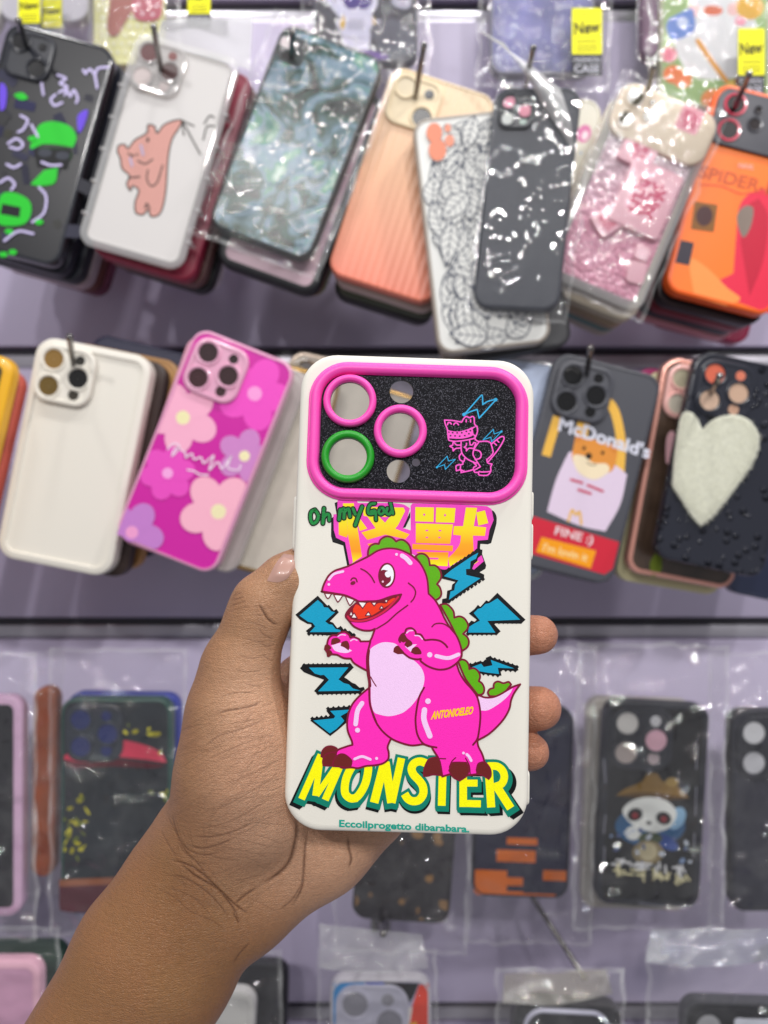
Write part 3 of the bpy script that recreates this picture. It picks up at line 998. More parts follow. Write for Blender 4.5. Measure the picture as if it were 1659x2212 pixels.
for k in range(260):     # fine secondary lines across the ball of the thumb and the wrist
    x, y = rng.uniform(150, 720), rng.uniform(900, 2100)
    L_ = rng.uniform(30, 170)
    an = math.radians(rng.gauss(-24, 14) if y < 1600 else rng.gauss(-5 if x > 400 else 50, 28))
    c_, s_ = math.cos(an), math.sin(an)
    folds.append((T('%f,%f %f,%f %f,%f' % (x - L_ * c_, y - L_ * s_, x, y + rng.uniform(-12, 12), x + L_ * c_, y + L_ * s_)), rng.uniform(1.0, 1.9), rng.uniform(.06, .20)))
nv = len(hme.vertices)
co = np.empty(nv * 3); hme.vertices.foreach_get('co', co); co = co.reshape(-1, 3)
no = np.empty(nv * 3); hme.vertex_normals.foreach_get('vector', no); no = no.reshape(-1, 3)
uv = np.stack([CU + F * co[:, 0] / co[:, 1], CV - F * co[:, 2] / co[:, 1]], 1)
front = np.clip(-no[:, 1] * 1.6, 0, 1)
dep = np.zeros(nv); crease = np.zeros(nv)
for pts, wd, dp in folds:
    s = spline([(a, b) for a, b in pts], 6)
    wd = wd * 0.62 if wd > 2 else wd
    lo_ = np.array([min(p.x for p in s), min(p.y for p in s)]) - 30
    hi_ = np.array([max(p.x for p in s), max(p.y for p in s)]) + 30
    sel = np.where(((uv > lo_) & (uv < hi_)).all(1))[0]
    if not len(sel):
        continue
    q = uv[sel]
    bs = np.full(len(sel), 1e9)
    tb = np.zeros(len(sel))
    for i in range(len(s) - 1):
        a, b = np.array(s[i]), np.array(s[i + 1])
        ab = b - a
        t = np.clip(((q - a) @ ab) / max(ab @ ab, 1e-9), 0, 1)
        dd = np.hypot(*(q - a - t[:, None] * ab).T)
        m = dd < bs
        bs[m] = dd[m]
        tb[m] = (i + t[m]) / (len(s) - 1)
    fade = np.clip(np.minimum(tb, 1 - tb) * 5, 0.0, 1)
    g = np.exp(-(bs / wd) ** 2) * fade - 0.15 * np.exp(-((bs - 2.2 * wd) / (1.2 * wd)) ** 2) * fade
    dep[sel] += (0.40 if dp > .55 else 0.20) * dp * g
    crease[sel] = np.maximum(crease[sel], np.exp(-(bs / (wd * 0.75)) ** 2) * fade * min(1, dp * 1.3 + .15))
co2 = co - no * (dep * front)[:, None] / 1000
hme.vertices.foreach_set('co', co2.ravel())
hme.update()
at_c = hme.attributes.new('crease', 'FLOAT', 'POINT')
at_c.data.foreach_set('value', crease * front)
# paler skin on palm and fingertips, browner on the thumb's back and forearm
u_, v_ = uv[:, 0], uv[:, 1]
axis = (u_ - 430) * 0.5 - (v_ - 1925) * 0.866
palm = 1 / (1 + np.exp(-(axis - 60) / 45))
rim = np.clip(((u_ - (324 + 0.3661 * 250)) - (1500 - v_) * 0.10) / 130, 0, 1)
palm = palm * (0.25 + 0.75 * rim)
palm = palm * (0.45 + 0.55 / (1 + np.exp(-(v_ - 1430) / 28)))
palm = palm + (0.9 - palm) / (1 + np.exp(-(u_ - 900) / 20))
at_p = hme.attributes.new('palm', 'FLOAT', 'POINT')
at_p.data.foreach_set('value', palm)
at_t = hme.attributes.new('tip', 'FLOAT', 'POINT')
at_t.data.foreach_set('value', np.clip((u_ - 1000) / 80, 0, 1))

m_sk, nt, p = new_mat('brown_skin')
N, L = nt.nodes, nt.links
def attr(n):
    a = N.new('ShaderNodeAttribute'); a.attribute_name = n; return a
def mixc(f, a, b):
    m = N.new('ShaderNodeMix'); m.data_type = 'RGBA'
    for sock, val in ((m.inputs[0], f), (m.inputs[6], a), (m.inputs[7], b)):
        if hasattr(val, 'links'): L.new(val, sock)
        else: sock.default_value = val
    return m.outputs[2]
def math_(op, a, b):
    m = N.new('ShaderNodeMath'); m.operation = op
    for sock, val in ((m.inputs[0], a), (m.inputs[1], b)):
        if hasattr(val, 'links'): L.new(val, sock)
        else: sock.default_value = val
    return m.outputs[0]
tc = N.new('ShaderNodeTexCoord')
def noise_(scale, detail=4, vec=None):
    n = N.new('ShaderNodeTexNoise'); n.inputs['Scale'].default_value = scale; n.inputs['Detail'].default_value = detail
    L.new(vec or tc.outputs['Object'], n.inputs['Vector']); return n.outputs['Fac']
c = mixc(attr('palm').outputs['Fac'], lin('#966a42'), lin('#cc9e7f'))
c = mixc(attr('tip').outputs['Fac'], c, lin('#bf8266'))
nz = noise_(45, 5)
rpn = N.new('ShaderNodeMapRange'); rpn.inputs['From Min'].default_value = .35; rpn.inputs['From Max'].default_value = .65
L.new(nz, rpn.inputs['Value'])
c = mixc(math_('MULTIPLY', rpn.outputs[0], 0.22), c, lin('#a2684a'))
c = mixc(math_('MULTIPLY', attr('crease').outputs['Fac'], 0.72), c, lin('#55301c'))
fine = noise_(700, 3)
mp = N.new('ShaderNodeMapRange'); mp.inputs['From Min'].default_value = .3; mp.inputs['From Max'].default_value = .7
mp.inputs['To Min'].default_value = .92; mp.inputs['To Max'].default_value = 1.06
L.new(fine, mp.inputs['Value'])
hs = N.new('ShaderNodeHueSaturation'); L.new(c, hs.inputs['Color']); L.new(mp.outputs[0], hs.inputs['Value'])
L.new(hs.outputs[0], p.inputs['Base Color'])
p.inputs['Roughness'].default_value = 0.44
p.inputs['Specular IOR Level'].default_value = 0.45
p.inputs['Subsurface Weight'].default_value = 0.12
p.inputs['Subsurface Radius'].default_value = (0.0025, 0.0012, 0.0008)
p.inputs['Subsurface Scale'].default_value = 1.0
# relief: a net of tiny skin lines plus grain; ridges on the finger pads
vo = N.new('ShaderNodeTexVoronoi'); vo.feature = 'DISTANCE_TO_EDGE'; vo.inputs['Scale'].default_value = 1000
mpv = N.new('ShaderNodeMapping'); mpv.inputs['Rotation'].default_value = (0, math.radians(30), 0); mpv.inputs['Scale'].default_value = (1, 1, 1.9)
L.new(tc.outputs['Object'], mpv.inputs['Vector'])
wob = N.new('ShaderNodeTexNoise'); wob.inputs['Scale'].default_value = 300
L.new(tc.outputs['Object'], wob.inputs['Vector'])
vm = N.new('ShaderNodeVectorMath'); vm.operation = 'MULTIPLY_ADD'; vm.inputs[1].default_value = (.0016, .0016, .0016)
L.new(wob.outputs['Color'], vm.inputs[0]); L.new(mpv.outputs[0], vm.inputs[2])
L.new(vm.outputs[0], vo.inputs['Vector'])
net = N.new('ShaderNodeMapRange'); net.inputs['From Max'].default_value = .18; L.new(vo.outputs['Distance'], net.inputs['Value'])
wv = N.new('ShaderNodeTexWave'); wv.wave_type = 'RINGS'; wv.rings_direction = 'SPHERICAL'; wv.inputs['Scale'].default_value = 420; wv.inputs['Distortion'].default_value = 1.5; wv.inputs['Detail'].default_value = 1
mw = N.new('ShaderNodeMapping'); mw.inputs['Location'].default_value = (-.044, 0, .05)
L.new(tc.outputs['Object'], mw.inputs['Vector']); L.new(mw.outputs[0], wv.inputs['Vector'])
mpl = N.new('ShaderNodeMapping'); mpl.inputs['Rotation'].default_value = (0, math.radians(-31), 0); mpl.inputs['Scale'].default_value = (160, 160, 1500)
L.new(tc.outputs['Object'], mpl.inputs['Vector'])
ln_ = N.new('ShaderNodeTexNoise'); ln_.inputs['Scale'].default_value = 1.0; ln_.inputs['Detail'].default_value = 2; L.new(mpl.outputs[0], ln_.inputs['Vector'])
hgt = math_('ADD', math_('ADD', math_('MULTIPLY', net.outputs[0], 0.6), math_('MULTIPLY', fine, 0.7)), math_('MULTIPLY', ln_.outputs['Fac'], 1.3))
hgt = math_('ADD', hgt, math_('MULTIPLY', math_('MULTIPLY', wv.outputs['Fac'], attr('tip').outputs['Fac']), 0.55))
bp = N.new('ShaderNodeBump'); bp.inputs['Strength'].default_value = 0.75; bp.inputs['Distance'].default_value = 0.00028
L.new(hgt, bp.inputs['Height']); L.new(bp.outputs[0], p.inputs['Normal'])

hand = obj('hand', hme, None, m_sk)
tag(hand, 'brown bare hand and forearm gripping the white dinosaur case from behind', 'hand')
# thumb nail laid on the thumb
bvh = BVHTree.FromObject(hand, bpy.context.evaluated_depsgraph_get()) if False else BVHTree.FromPolygons([Vector(c_) for c_ in co2], [tuple(pl.vertices) for pl in hme.polygons])
A_, B_, C_, D_ = [Vector(q) for q in (T('690,182')[0], T('815,165')[0], T('900,40')[0], T('790,22')[0])]
nvs, nfs, G = [], [], 14
for i in range(G + 1):
    for j in range(G + 1):
        s, t = i / G, j / G
        q = (A_ * (1 - s) + B_ * s) * (1 - t) + (D_ * (1 - s) + C_ * s) * t
        q = q + (Vector((0, -6)) * math.sin(math.pi * t) * (1 - s)) + Vector((3, 6)) * math.sin(math.pi * s) * (1 - t)
        d = at(q.x, q.y, 1).normalized()
        hit = bvh.ray_cast(Vector((0, 0, 0)), d)
        pnt = hit[0] if hit[0] else at(q.x, q.y, 0.27)
        bulge = 0.0006 * min(1, 4 * min(s, 1 - s, t, 1 - t) + .15)
        nvs.append(pnt + (hit[1] if hit[0] else Vector((0, -1, 0))) * bulge)
for i in range(G):
    for j in range(G):
        a = i * (G + 1) + j
        nfs.append((a, a + 1, a + G + 2, a + G + 1))
nail = obj('thumb_nail', mesh('thumb_nail', nvs, nfs), hand, mat('#b58d80', rough=0.3, var=0.06, vscale=200, coat=0.3))

# ------------------------------------------------------------------ the display wall
YW = 0.655
wall = obj('wall', mesh('wall', [tuple(at(u, v, YW + 0.012)) for u, v in ((-2200, 4300), (3900, 4300), (3900, -2600), (-2200, -2600))], [(0, 1, 2, 3)]), None, mat('#8f8a9c', 0.6))
wall['kind'] = 'structure'
lilac = mat('#c3b9d4', rough=0.42, var=0.05, vscale=9, bump=0.05, bscale=60)
rail_m = mat('#b9b6bf', rough=0.3, metal=0.5, var=0.08, vscale=30)
rail_d = mat('#3c3a42', rough=0.4)
rails = [-1290, -630, 22, 772, 1358, 2190, 2800, 3400]
xl, xr = at(-2200, 0, YW).x, at(3900, 0, YW).x
def box(name, x0, x1, y0, y1, z0, z1, bev=0.001):
    cx, cz = (x0 + x1) / 2, (z0 + z1) / 2
    return loft(name, slab_loops(x1 - x0, z1 - z0, bev * 1.5, [(0, y1), (0, y0 + bev), (bev * .3, y0 + bev * .3), (bev, y0)], 2, cx, cz), cap0=True, cap1=True)
for i in range(len(rails) - 1):
    z1 = at(0, rails[i] + 24, YW).z
    z0 = at(0, rails[i + 1] - 24, YW).z
    obj('wall_panel', box('wall_panel', xl, xr, YW, YW + 0.011, z0, z1), wall, lilac)
for v in rails:
    z1, z0 = at(0, v - 22, YW).z, at(0, v + 22, YW).z
    r = obj('slot_rail', box('slot_rail', xl, xr, YW + 0.004, YW + 0.0115, z0 + 0.0002, z1 - 0.006), wall, rail_m)
    obj('slot_lip', box('slot_lip', xl, xr, YW + 0.0075, YW + 0.0116, z1 - 0.0058, z1 - 0.0004), wall, rail_d)

# ------------------------------------------------------------------ phone cases on the wall
class Case:
    def __init__(self, label, u, v, ang, w, h, Y=0.53, name='phone_case', rx=0.0, rz=0.0):
        self.u, self.v, self.Y, self.a = u, v, Y, math.radians(ang)
        self.w, self.h = w * Y / F, h * Y / F
        self.o = empty(name, label, 'phone case', tuple(at(u, v, Y)), (math.radians(rx), self.a, math.radians(rz)), group='phone cases hanging on the display wall')
        self.ca, self.sa = math.cos(self.a), math.sin(self.a)
        self.layer = 3e-4
    def tl(self, u, v):
        dx, dz = (u - self.u) * self.Y / F, (self.v - v) * self.Y / F
        return dx * self.ca - dz * self.sa, dx * self.sa + dz * self.ca
    def body(self, m, t=10.5, r=11, rim=2.0, lip=0.5, name='body', rimmat=None):
        r, w, h = r * mm, self.w, self.h
        e = 1.6
        outer = [(.5, t), (0, t - .6), (0, e), (.3 * e, .35 * e), (e, 0), (max(rim, e + .4), 0)]
        inner = [(rim + .5, lip)]
        if rimmat is None:
            b = obj(name, loft(name, slab_loops(w, h, r, [(a * mm, y * mm) for a, y in outer + inner], 8), cap0=True, cap1=True), self.o, m)
        else:
            b = obj(name, loft(name, slab_loops(w, h, r, [(a * mm, y * mm) for a, y in [(rim - .2, max(t - 2, lip + 1)), (rim - .2, lip)]], 8), cap0=True, cap1=True), self.o, m)
            obj('bumper', loft('bumper', slab_loops(w, h, r, [(a * mm, y * mm) for a, y in outer + [(rim + .3, lip + .3), (rim + .3, t)]], 8), cap0=False), self.o, rimmat)
        self.b = b
        self.layer = -lip * mm + 6e-5
        return self
    def art(self, lift=0.0):
        a = Art(self.tl, 3e-5, 2 * (self.layer + lift))
        return a
    def bump(self, m, lens='#0c0b10', kind=3, size=34, ring=None, inset=None, flat=False, hole=None, cx=None, cz=None, height=1.8):
        s = size * mm
        cx = -self.w / 2 + s / 2 + 4 * mm if cx is None else cx
        cz = self.h / 2 - s / 2 - 4 * mm if cz is None else cz
        if not flat:
            cb = obj('camera_bump', loft('camera_bump', slab_loops(s, s, s * .27, [(0, .6 * mm), (0, -height * .5 * mm), (.5 * mm, -height * .9 * mm), (1.2 * mm, -height * mm), (2.6 * mm, -height * mm), (3.0 * mm, -height * .6 * mm)], 7, cx, cz), cap1=True), self.o, m)
            y0 = -height * .62 * mm
        else:
            cb, y0 = self.b, -0.00005
        q = s * .235
        R = s * .2
        if kind == 3:
            L_ = [(-q, q, R), (-q, -q, R), (q, -.05 * q, R), (q * .9, q * 1.25, R * .5), (q * .9, -q * 1.3, R * .55)]
        else:
            L_ = [(-q, q, R * 1.05), (q, -q, R * 1.05), (q, q, R * .55)]
        ringm = ring or m
        lm = mat(lens, 0.2, coat=0.5)
        for k, (x, z, rr) in enumerate(L_):
            if rr > R * .8:
                obj('lens_ring', lathe('lens_ring', [(rr * 1.12, y0 + 2e-4), (rr * 1.1, y0 - .8 * mm), (rr * 1.0, y0 - 1.1 * mm), (rr * .88, y0 - .8 * mm), (rr * .84, y0 + 2e-4)], cx + x, cz + z, 24), cb, ringm)
            hm = mat(hole[k % len(hole)], 0.25, coat=0.4) if hole else lm
            obj('lens_hole', lathe('lens_hole', [(rr * .86, y0 - 6e-5), (rr * .4, y0 - 3e-5), (rr * .02, y0 - 3e-5)], cx + x, cz + z, 20), cb, hm)
        return self

def bag(parent_case, u, v, ang, w, h, Y, amp=2.2, seed=0, haze=0.10, label=None, name='clear_bag', ncol=34, gloss=0.5, edge=1.0, bs=32, bst=1.0):
    """crinkled clear bag in front of a case (front sheet and back sheet joined along the edges)"""
    c = Case.__new__(Case)
    c.u, c.v, c.Y, c.a = u, v, Y, math.radians(ang)
    W, H = w * Y / F, h * Y / F
    nr = max(6, int(ncol * H / W))
    vs, fs = [], []
    off = Vector((seed * 3.7, seed * 1.3, seed * 7.1))
    for side in (0, 1):
        for j in range(nr + 1):
            for i in range(ncol + 1):
                s, t = i / ncol, j / nr
                e = min(1.0, 7 * min(s, 1 - s, t, 1 - t))
                x, z = (s - .5) * W, (t - .5) * H
                q = Vector((x, 0, z)) * 42 + off + Vector((0, side * 9, 0))
                n1 = noise.noise(q) * .8 + abs(noise.noise(q * 1.7)) * 1.3 + abs(noise.noise(q * 4.1)) * .5
                y = (-n1 * amp * mm * e) + (0.012 * side if side else 0) * e - (0.0025 * e if not side else 0)
                wob = noise.noise(Vector((s * 6 + seed, t * 9, side))) * 3.2 * mm * (1 - e)
                vs.append((x + wob, y, z + wob))
    n = (nr + 1) * (ncol + 1)
    for side in (0, 1):
        for j in range(nr):
            for i in range(ncol):
                a = side * n + j * (ncol + 1) + i
                fs.append((a, a + 1, a + ncol + 2, a + ncol + 1))
    m = clear(haze=haze, rough=0.035, bump=bst, bscale=bs, gloss=gloss, dist=0.62 / bs)
    o = obj(name, mesh(name, vs[:n], [f for f in fs if max(f) < n]), None, m)
    o.data.materials.append(clear(haze=min(.3, haze * 3 + .10), rough=.08, bump=.6, bscale=140, gloss=gloss))
    k = 0
    for j in range(nr):
        for i in range(ncol):
            if i in (0, ncol - 1) or j in (0, nr - 1):
                o.data.polygons[k].material_index = 1
            k += 1
    o.parent = parent_case.o
    M = Matrix.LocRotScale(parent_case.o.location, parent_case.o.rotation_euler, None)
    o.matrix_local = M.inverted() @ Matrix.LocRotScale(at(u, v, Y), Matrix.Rotation(c.a, 3, 'Y').to_quaternion(), None)
    return o

def header(case, quad, Y, m, name='bag_header'):
    """folded stiff top of a bag: a gently bent sheet between four picture points"""
    q = [at(a, b, Y) for a, b, _ in parse(quad)]
    M = Matrix.LocRotScale(case.o.location, case.o.rotation_euler, None).inverted()
    vs, fs, n = [], [], 12
    for side in (0, 1):
        for j in range(n + 1):
            for i in range(n + 1):
                s, t = i / n, j / n
                p = (q[0] * (1 - s) + q[1] * s) * (1 - t) + (q[3] * (1 - s) + q[2] * s) * t
                p = p + Vector((0, -.006 * math.sin(math.pi * s) * t + .003 * noise.noise(p * 40) + side * .0006, 0))
                vs.append(M @ p)
    k = (n + 1) ** 2
    for side in (0, 1):
        for j in range(n):
            for i in range(n):
                a = side * k + j * (n + 1) + i
                fs.append((a, a + 1, a + n + 2, a + n + 1))
    return obj(name, mesh(name, vs, fs), case.o, m)

metal = mat('#8d8a88', rough=0.22, metal=1.0)
def hook(label, tip, entry, Y, dy=0.035, rad=1.9):
    a, b = at(tip[0], tip[1], Y - dy), at(entry[0], entry[1], Y)
    k = (YW - 0.004 - b.y) / max(b.y - a.y, 1e-4)
    wpt = b + (b - a) * min(k, 6)
    wpt.y = YW - 0.004
    o = empty('display_hook', label, 'hook', tuple(wpt), group='metal hooks on the display wall')
    d = (a - wpt)
    pts = [Vector((0, 0, 0)), d * .5, d * .9, d * .985, d]
    obj('rod', tube('rod', pts, [rad * mm, rad * mm, rad * mm, rad * mm, rad * .6 * mm], 12), o, metal)
    obj('tip_ball', lathe('tip_ball', [(.1 * mm, -2.1 * mm), (1.4 * mm, -1.7 * mm), (2.3 * mm, -.4 * mm), (2.2 * mm, .8 * mm), (1.2 * mm, 1.8 * mm)], n=16), o, metal).location = d
    obj('base_plate', box('base_plate', -8 * mm, 8 * mm, .5 * mm, 3.5 * mm, -9 * mm, 9 * mm), o, metal)
    return o

def behind(of, specs, dY=0.0135, what=''):
    """the other cases hanging on the same hook behind a front case; specs: (colour, label, angle change, du, dv, kind)"""
    for k, sp in enumerate(specs):
        col, lab, da, du, dv = sp[:5]
        Y = of.Y + dY * (k + 1)
        c = Case(lab, CU + (of.u - CU) * of.Y / Y + du, CV + (of.v - CV) * of.Y / Y + dv, math.degrees(of.a) + da, of.w * F / Y, of.h * F / Y, Y)
        if len(sp) > 5 and sp[5] == 'clear':
            c.body(clear(tint=col, haze=.18, hazecol=col), 11.5)
        else:
            c.body(mat(col, 0.4, var=0.05, vscale=60), 11.5, rim=5.0 if len(sp) > 5 else 2.0, rimmat=mat(sp[5], .4) if len(sp) > 5 else None)

def new_tag(case, u, v, w, h, Y):
    """yellow and black cardboard flash on the bag"""
    M = Matrix.LocRotScale(case.o.location, case.o.rotation_euler, None).inverted()
    p = at(u, v, Y)
    k = Y / F
    o = obj('sales_tag', box('sales_tag', -w / 2 * k, w / 2 * k, 0, .6 * mm, -h / 2 * k, h / 2 * k, .0002), case.o, mat('#101014', .5))
    o.matrix_local = M @ Matrix.Translation(p)
    a = Art(lambda x, y: ((x - u) * k, (v - y) * k), 2e-5, 6e-5)
    hy = h * .68
    a.rect('#f2ee0a', u, v - h / 2 + hy / 2 + .5, w - 1, hy, 0, 2)
    a.text('#3c3604', 'New', '%f,%f %f,%f %f,%f %f,%f' % (u - w * .42, v - h * .09, u + w * .44, v - h * .13, u + w * .44, v - h * .33, u - w * .42, v - h * .29), bold=.035)
    for yy in (.0, .07, .13):
        a.line('#6a6408', h * .02, '%f,%f %f,%f' % (u - w * .34, v + h * yy, u + w * .34, v + h * (yy - .01)))
    a.line('#6a6408', h * .012, '%f,%f %f,%f' % (u - w * .2, v - h * .4, u + w * .2, v - h * .41))
    a.text('#b8b8c4', 'FASHION', '%f,%f %f,%f %f,%f %f,%f' % (u - w * .42, v + h * .31, u + w * .42, v + h * .31, u + w * .42, v + h * .23, u - w * .42, v + h * .23), bold=.01)
    a.text('#b8b8c4', 'CASE', '%f,%f %f,%f %f,%f %f,%f' % (u - w * .42, v + h * .46, u + w * .42, v + h * .46, u + w * .42, v + h * .34, u - w * .42, v + h * .34), bold=.02)
    a.build('tag_print', o, ink(.5, .1))

rnd = random.Random(11)
gloss_ink = ink(.48, .1, 0.0)

# ---- top row -----------------------------------------------------------------------------
c = Case('black graffiti case with green cap drawing in the top row at left', 71, 311, 15, 240, 490, 0.535)
c.body(mat('#101018', .35, coat=.1), rim=2.6, rimmat=mat('#2a2c33', .18, coat=.6))
c.bump(mat('#2b2d35', .3), kind=2, size=33)
a = c.art()
rr = random.Random(5)
for k in range(26):
    a.rect('#%02x%02x%02x' % ((rr.randint(28, 60),) * 2 + (rr.randint(40, 75),)), rr.uniform(-20, 200), rr.uniform(150, 520), rr.uniform(14, 46), rr.uniform(8, 30), rr.uniform(0, 90), 3)
a.fill('#21c52c', '72,300* 85,270 115,262 150,272 165,295 158,318* 120,312 90,312 68,322 66,312')
a.fill('#0c3a12', '80,318* 150,320 146,350 86,345*')
a.fill('#0c0d12', '72,322* 155,322* 145,365* 80,360*')
a.disc('#3a3d48', 97, 330, 15, 9).disc('#3a3d48', 135, 336, 15, 9)
a.line('#cfc4ee', 5, '90,350 110,357 132,356')
a.fill('#21c52c', '95,368* 125,362* 118,395 85,402* 66,398* 78,385*')
a.fill('#21c52c', '0,425 25,415 60,430 68,455 55,482 20,488 -5,478', None)
a.fill('#14151c', '5,440* 45,448* 42,470* 0,462*')
a.fill('#21c52c', '30,205 48,200 60,212 45,216').fill('#6a48d8', '0,182 14,190 12,230 0,236').fill('#6a48d8', '168,250 190,238 180,275 170,285')
for s in ('125,162 142,170 130,180 145,188 128,200', '120,205 110,215 118,228 134,222', '140,205 145,195 152,208 160,195 168,212 165,222', '185,158 195,150 205,160 212,148 235,145', '205,160 210,190', '90,180 94,205', '45,250 60,260 50,280 40,285', '68,270 82,295', '18,310 36,300 50,312 40,322 22,318', '85,405 100,425 95,460 70,480', '0,395 18,385 32,398 25,410', '15,355 30,362 45,355', '10,520 40,500 72,505', '180,152 186,160'):
    a.line('#c9bfe8', 5.5, s)
for x, y in ((70, 300), (20, 500), (85, 480), (8, 550), (28, 545)):
    a.disc('#21c52c', x, y, 9, 6)
a.line('#a9a9b8', 10, '101,134 104,126')
a.line('#a9a9b8', 10, '93,156 99,141')
a.build('graffiti_print', c.o, gloss_ink)
behind(c, [('#1b1d2b', 'navy rubber case right behind the graffiti case', 1.5, 6, 6), ('#20222c', 'second dark case behind the graffiti case', 0, 12, 10), ('#a89aa4', 'grey pink case behind the graffiti case', 1, 18, 8), ('#5f2a1c', 'brown case behind the graffiti case', 0, 14, 2), ('#5c1838', 'plum case at the back of the graffiti stack', 2, 26, 0)])

c = Case('clear case with pink bear drawing in the top row', 343, 326, 16, 238, 478, 0.532)
c.body(mat('#cfcbc9', .45), t=2.2, rim=5.2, lip=1.6, rimmat=clear('#fbfaf6', .34, .05, gloss=.6))
for k in range(5):
    for sx in (-1, 1):
        z = (-.36 + .15 * k) * c.h
        obj('grip_rib', loft('grip_rib', slab_loops(5 * mm, 2.2 * mm, 1 * mm, [(0, 9 * mm), (0, -.2 * mm), (.4 * mm, -.7 * mm)], 3, sx * (c.w / 2 - .8 * mm), z), cap0=True, cap1=True), c.o, clear('#ffffff', .3, .05, gloss=.6))
c.bump(clear('#f6f2f0', .3, .05, gloss=.6), kind=3, size=36, lens='#5c3434', hole=['#5a2a2c', '#b8aaa8', '#4a3030', '#7a4644', '#a89a98'])
a = c.art()
a.fill('#cf978d', '252,325 255,312 268,310 275,318 290,300 315,285 318,268 332,270 338,285 352,268 375,258 392,258 385,275 370,300 362,340 358,400 352,440 342,462 325,466 318,452 308,462 292,458 290,435 298,410 285,400 280,410 272,395 278,378 262,362 258,340', '#2c2622', 3.4)
for s in ('296,345 312,352 328,342', '318,365 316,385 325,400 338,392 346,368 350,355', '392,258 400,262 418,270', '394,262 412,295 432,332', '392,258 396,290', '440,265 452,248 462,252', '438,300 446,272 462,270', '276,382 300,380', '312,448 316,438 322,450'):
    a.line('#2c2622', 3.2, s)
a.disc('#2c2622', 318, 300, 3, 5).disc('#2c2622', 277, 330, 2.5).disc('#2c2622', 294, 332, 2.5).disc('#2c2622', 284, 334, 4, 3)
a.line('#b4a8c8', 5, '303,312 308,332').line('#b4a8c8', 5, '280,340 284,356')
a.build('bear_print', c.o, gloss_ink)
behind(c, [('#8c1f3c', 'burgundy case behind the clear bear case', 1, 16, 10), ('#6a4a48', 'brown clear case behind the clear bear case', 0, 22, 8), ('#141318', 'black case at the back of the bear case stack', 1.5, 34, 10), ('#c9c4cc', 'pale case hanging behind the bear case stack', -1, 30, -10)])
header(c, '350,45 545,35 540,150 330,120', 0.545, clear('#ffffff', .35, .1, gloss=.5), 'bag_flap')

# marble
m_mb, nt, p = new_mat('green_marble_print')
N2, L2 = nt.nodes, nt.links
tc = N2.new('ShaderNodeTexCoord')
n1 = N2.new('ShaderNodeTexNoise'); n1.inputs['Scale'].default_value = 38; n1.inputs['Detail'].default_value = 7; n1.inputs['Distortion'].default_value = 1.4
L2.new(tc.outputs['Object'], n1.inputs['Vector'])
rp = N2.new('ShaderNodeValToRGB')
el = rp.color_ramp.elements
el[0].position = .36; el[0].color = lin('#101c1a')
el[1].position = .72; el[1].color = lin('#cfe4d8')
for ps, cc in ((.43, '#1f4a3c'), (.5, '#587c8c'), (.55, '#7c98ac'), (.61, '#3f8a6c')):
    e = el.new(ps); e.color = lin(cc)
L2.new(n1.outputs['Fac'], rp.inputs[0]); L2.new(rp.outputs[0], p.inputs['Base Color'])
p.inputs['Roughness'].default_value = .25
c = Case('green marble case wrapped in a shiny clear bag, top row', 640, 306, 21, 236, 470, 0.528, name='packaged_phone_case')
c.body(m_mb, rim=2.4, rimmat=mat('#232c2c', .3))
a = c.art()
a.rect('#33403f', 632, 108, 62, 62, 21, 14).disc('#e8e0e0', 622, 92, 22, 12, 20).disc('#17191b', 622, 120, 16, 10, 10)
a.build('lens_print', c.o, gloss_ink)
bag(c, 640, 312, 21, 300, 520, 0.523, 3.0, 4, 0.007, bs=55, bst=1.0, gloss=.7)
behind(c, [('#c7a8b4', 'dusty pink case with black frame behind the marble case', -1, 4, 62, '#14141b'), ('#161620', 'black framed case behind the marble case', 0, 6, 40), ('#7b4a32', 'brown case behind the marble case', 0, 6, 36), ('#6f7a2c', 'olive green case at the back of the marble stack', 1, 14, 22)])

# peach shell case
m_sh, nt, p = new_mat('peach_shell_plastic')
N2, L2 = nt.nodes, nt.links
tc = N2.new('ShaderNodeTexCoord')
sx = N2.new('ShaderNodeSeparateXYZ'); L2.new(tc.outputs['Object'], sx.inputs[0])
mr = N2.new('ShaderNodeMapRange'); mr.inputs['From Min'].default_value = .075; mr.inputs['From Max'].default_value = -.075
L2.new(sx.outputs['Z'], mr.inputs['Value'])
rp = N2.new('ShaderNodeValToRGB'); el = rp.color_ramp.elements
el[0].color = lin('#ecd6b4'); el[1].color = lin('#f08a72')
e = el.new(.5); e.color = lin('#efb690')
L2.new(mr.outputs[0], rp.inputs[0]); L2.new(rp.outputs[0], p.inputs['Base Color'])
p.inputs['Roughness'].default_value = .42; p.inputs['Coat Weight'].default_value = .1
wv = N2.new('ShaderNodeTexWave'); wv.bands_direction = 'X'; wv.inputs['Scale'].default_value = 55; wv.inputs['Distortion'].default_value = .6
L2.new(tc.outputs['Object'], wv.inputs['Vector'])
bp = N2.new('ShaderNodeBump'); bp.inputs['Strength'].default_value = .4; bp.inputs['Distance'].default_value = .0010
L2.new(wv.outputs['Fac'], bp.inputs['Height']); L2.new(bp.outputs[0], p.inputs['Normal'])
c = Case('peach ribbed shell case fading to coral, top row', 890, 398, 18, 238, 472, 0.536)
c.body(m_sh, rim=1.8)
c.bump(mat('#e6d3b0', .4), kind=2, size=36, lens='#3c3634', hole=['#d8c8a8', '#2c2a2a', '#2a2a30'])
behind(c, [('#c0aea6', 'pale clear case behind the peach shell case', 0, 6, 8), ('#3d4a2a', 'dark green case behind the peach shell case', -1, 4, 10), ('#2e2c30', 'black case at the back of the peach shell stack', 0, 2, 14)])

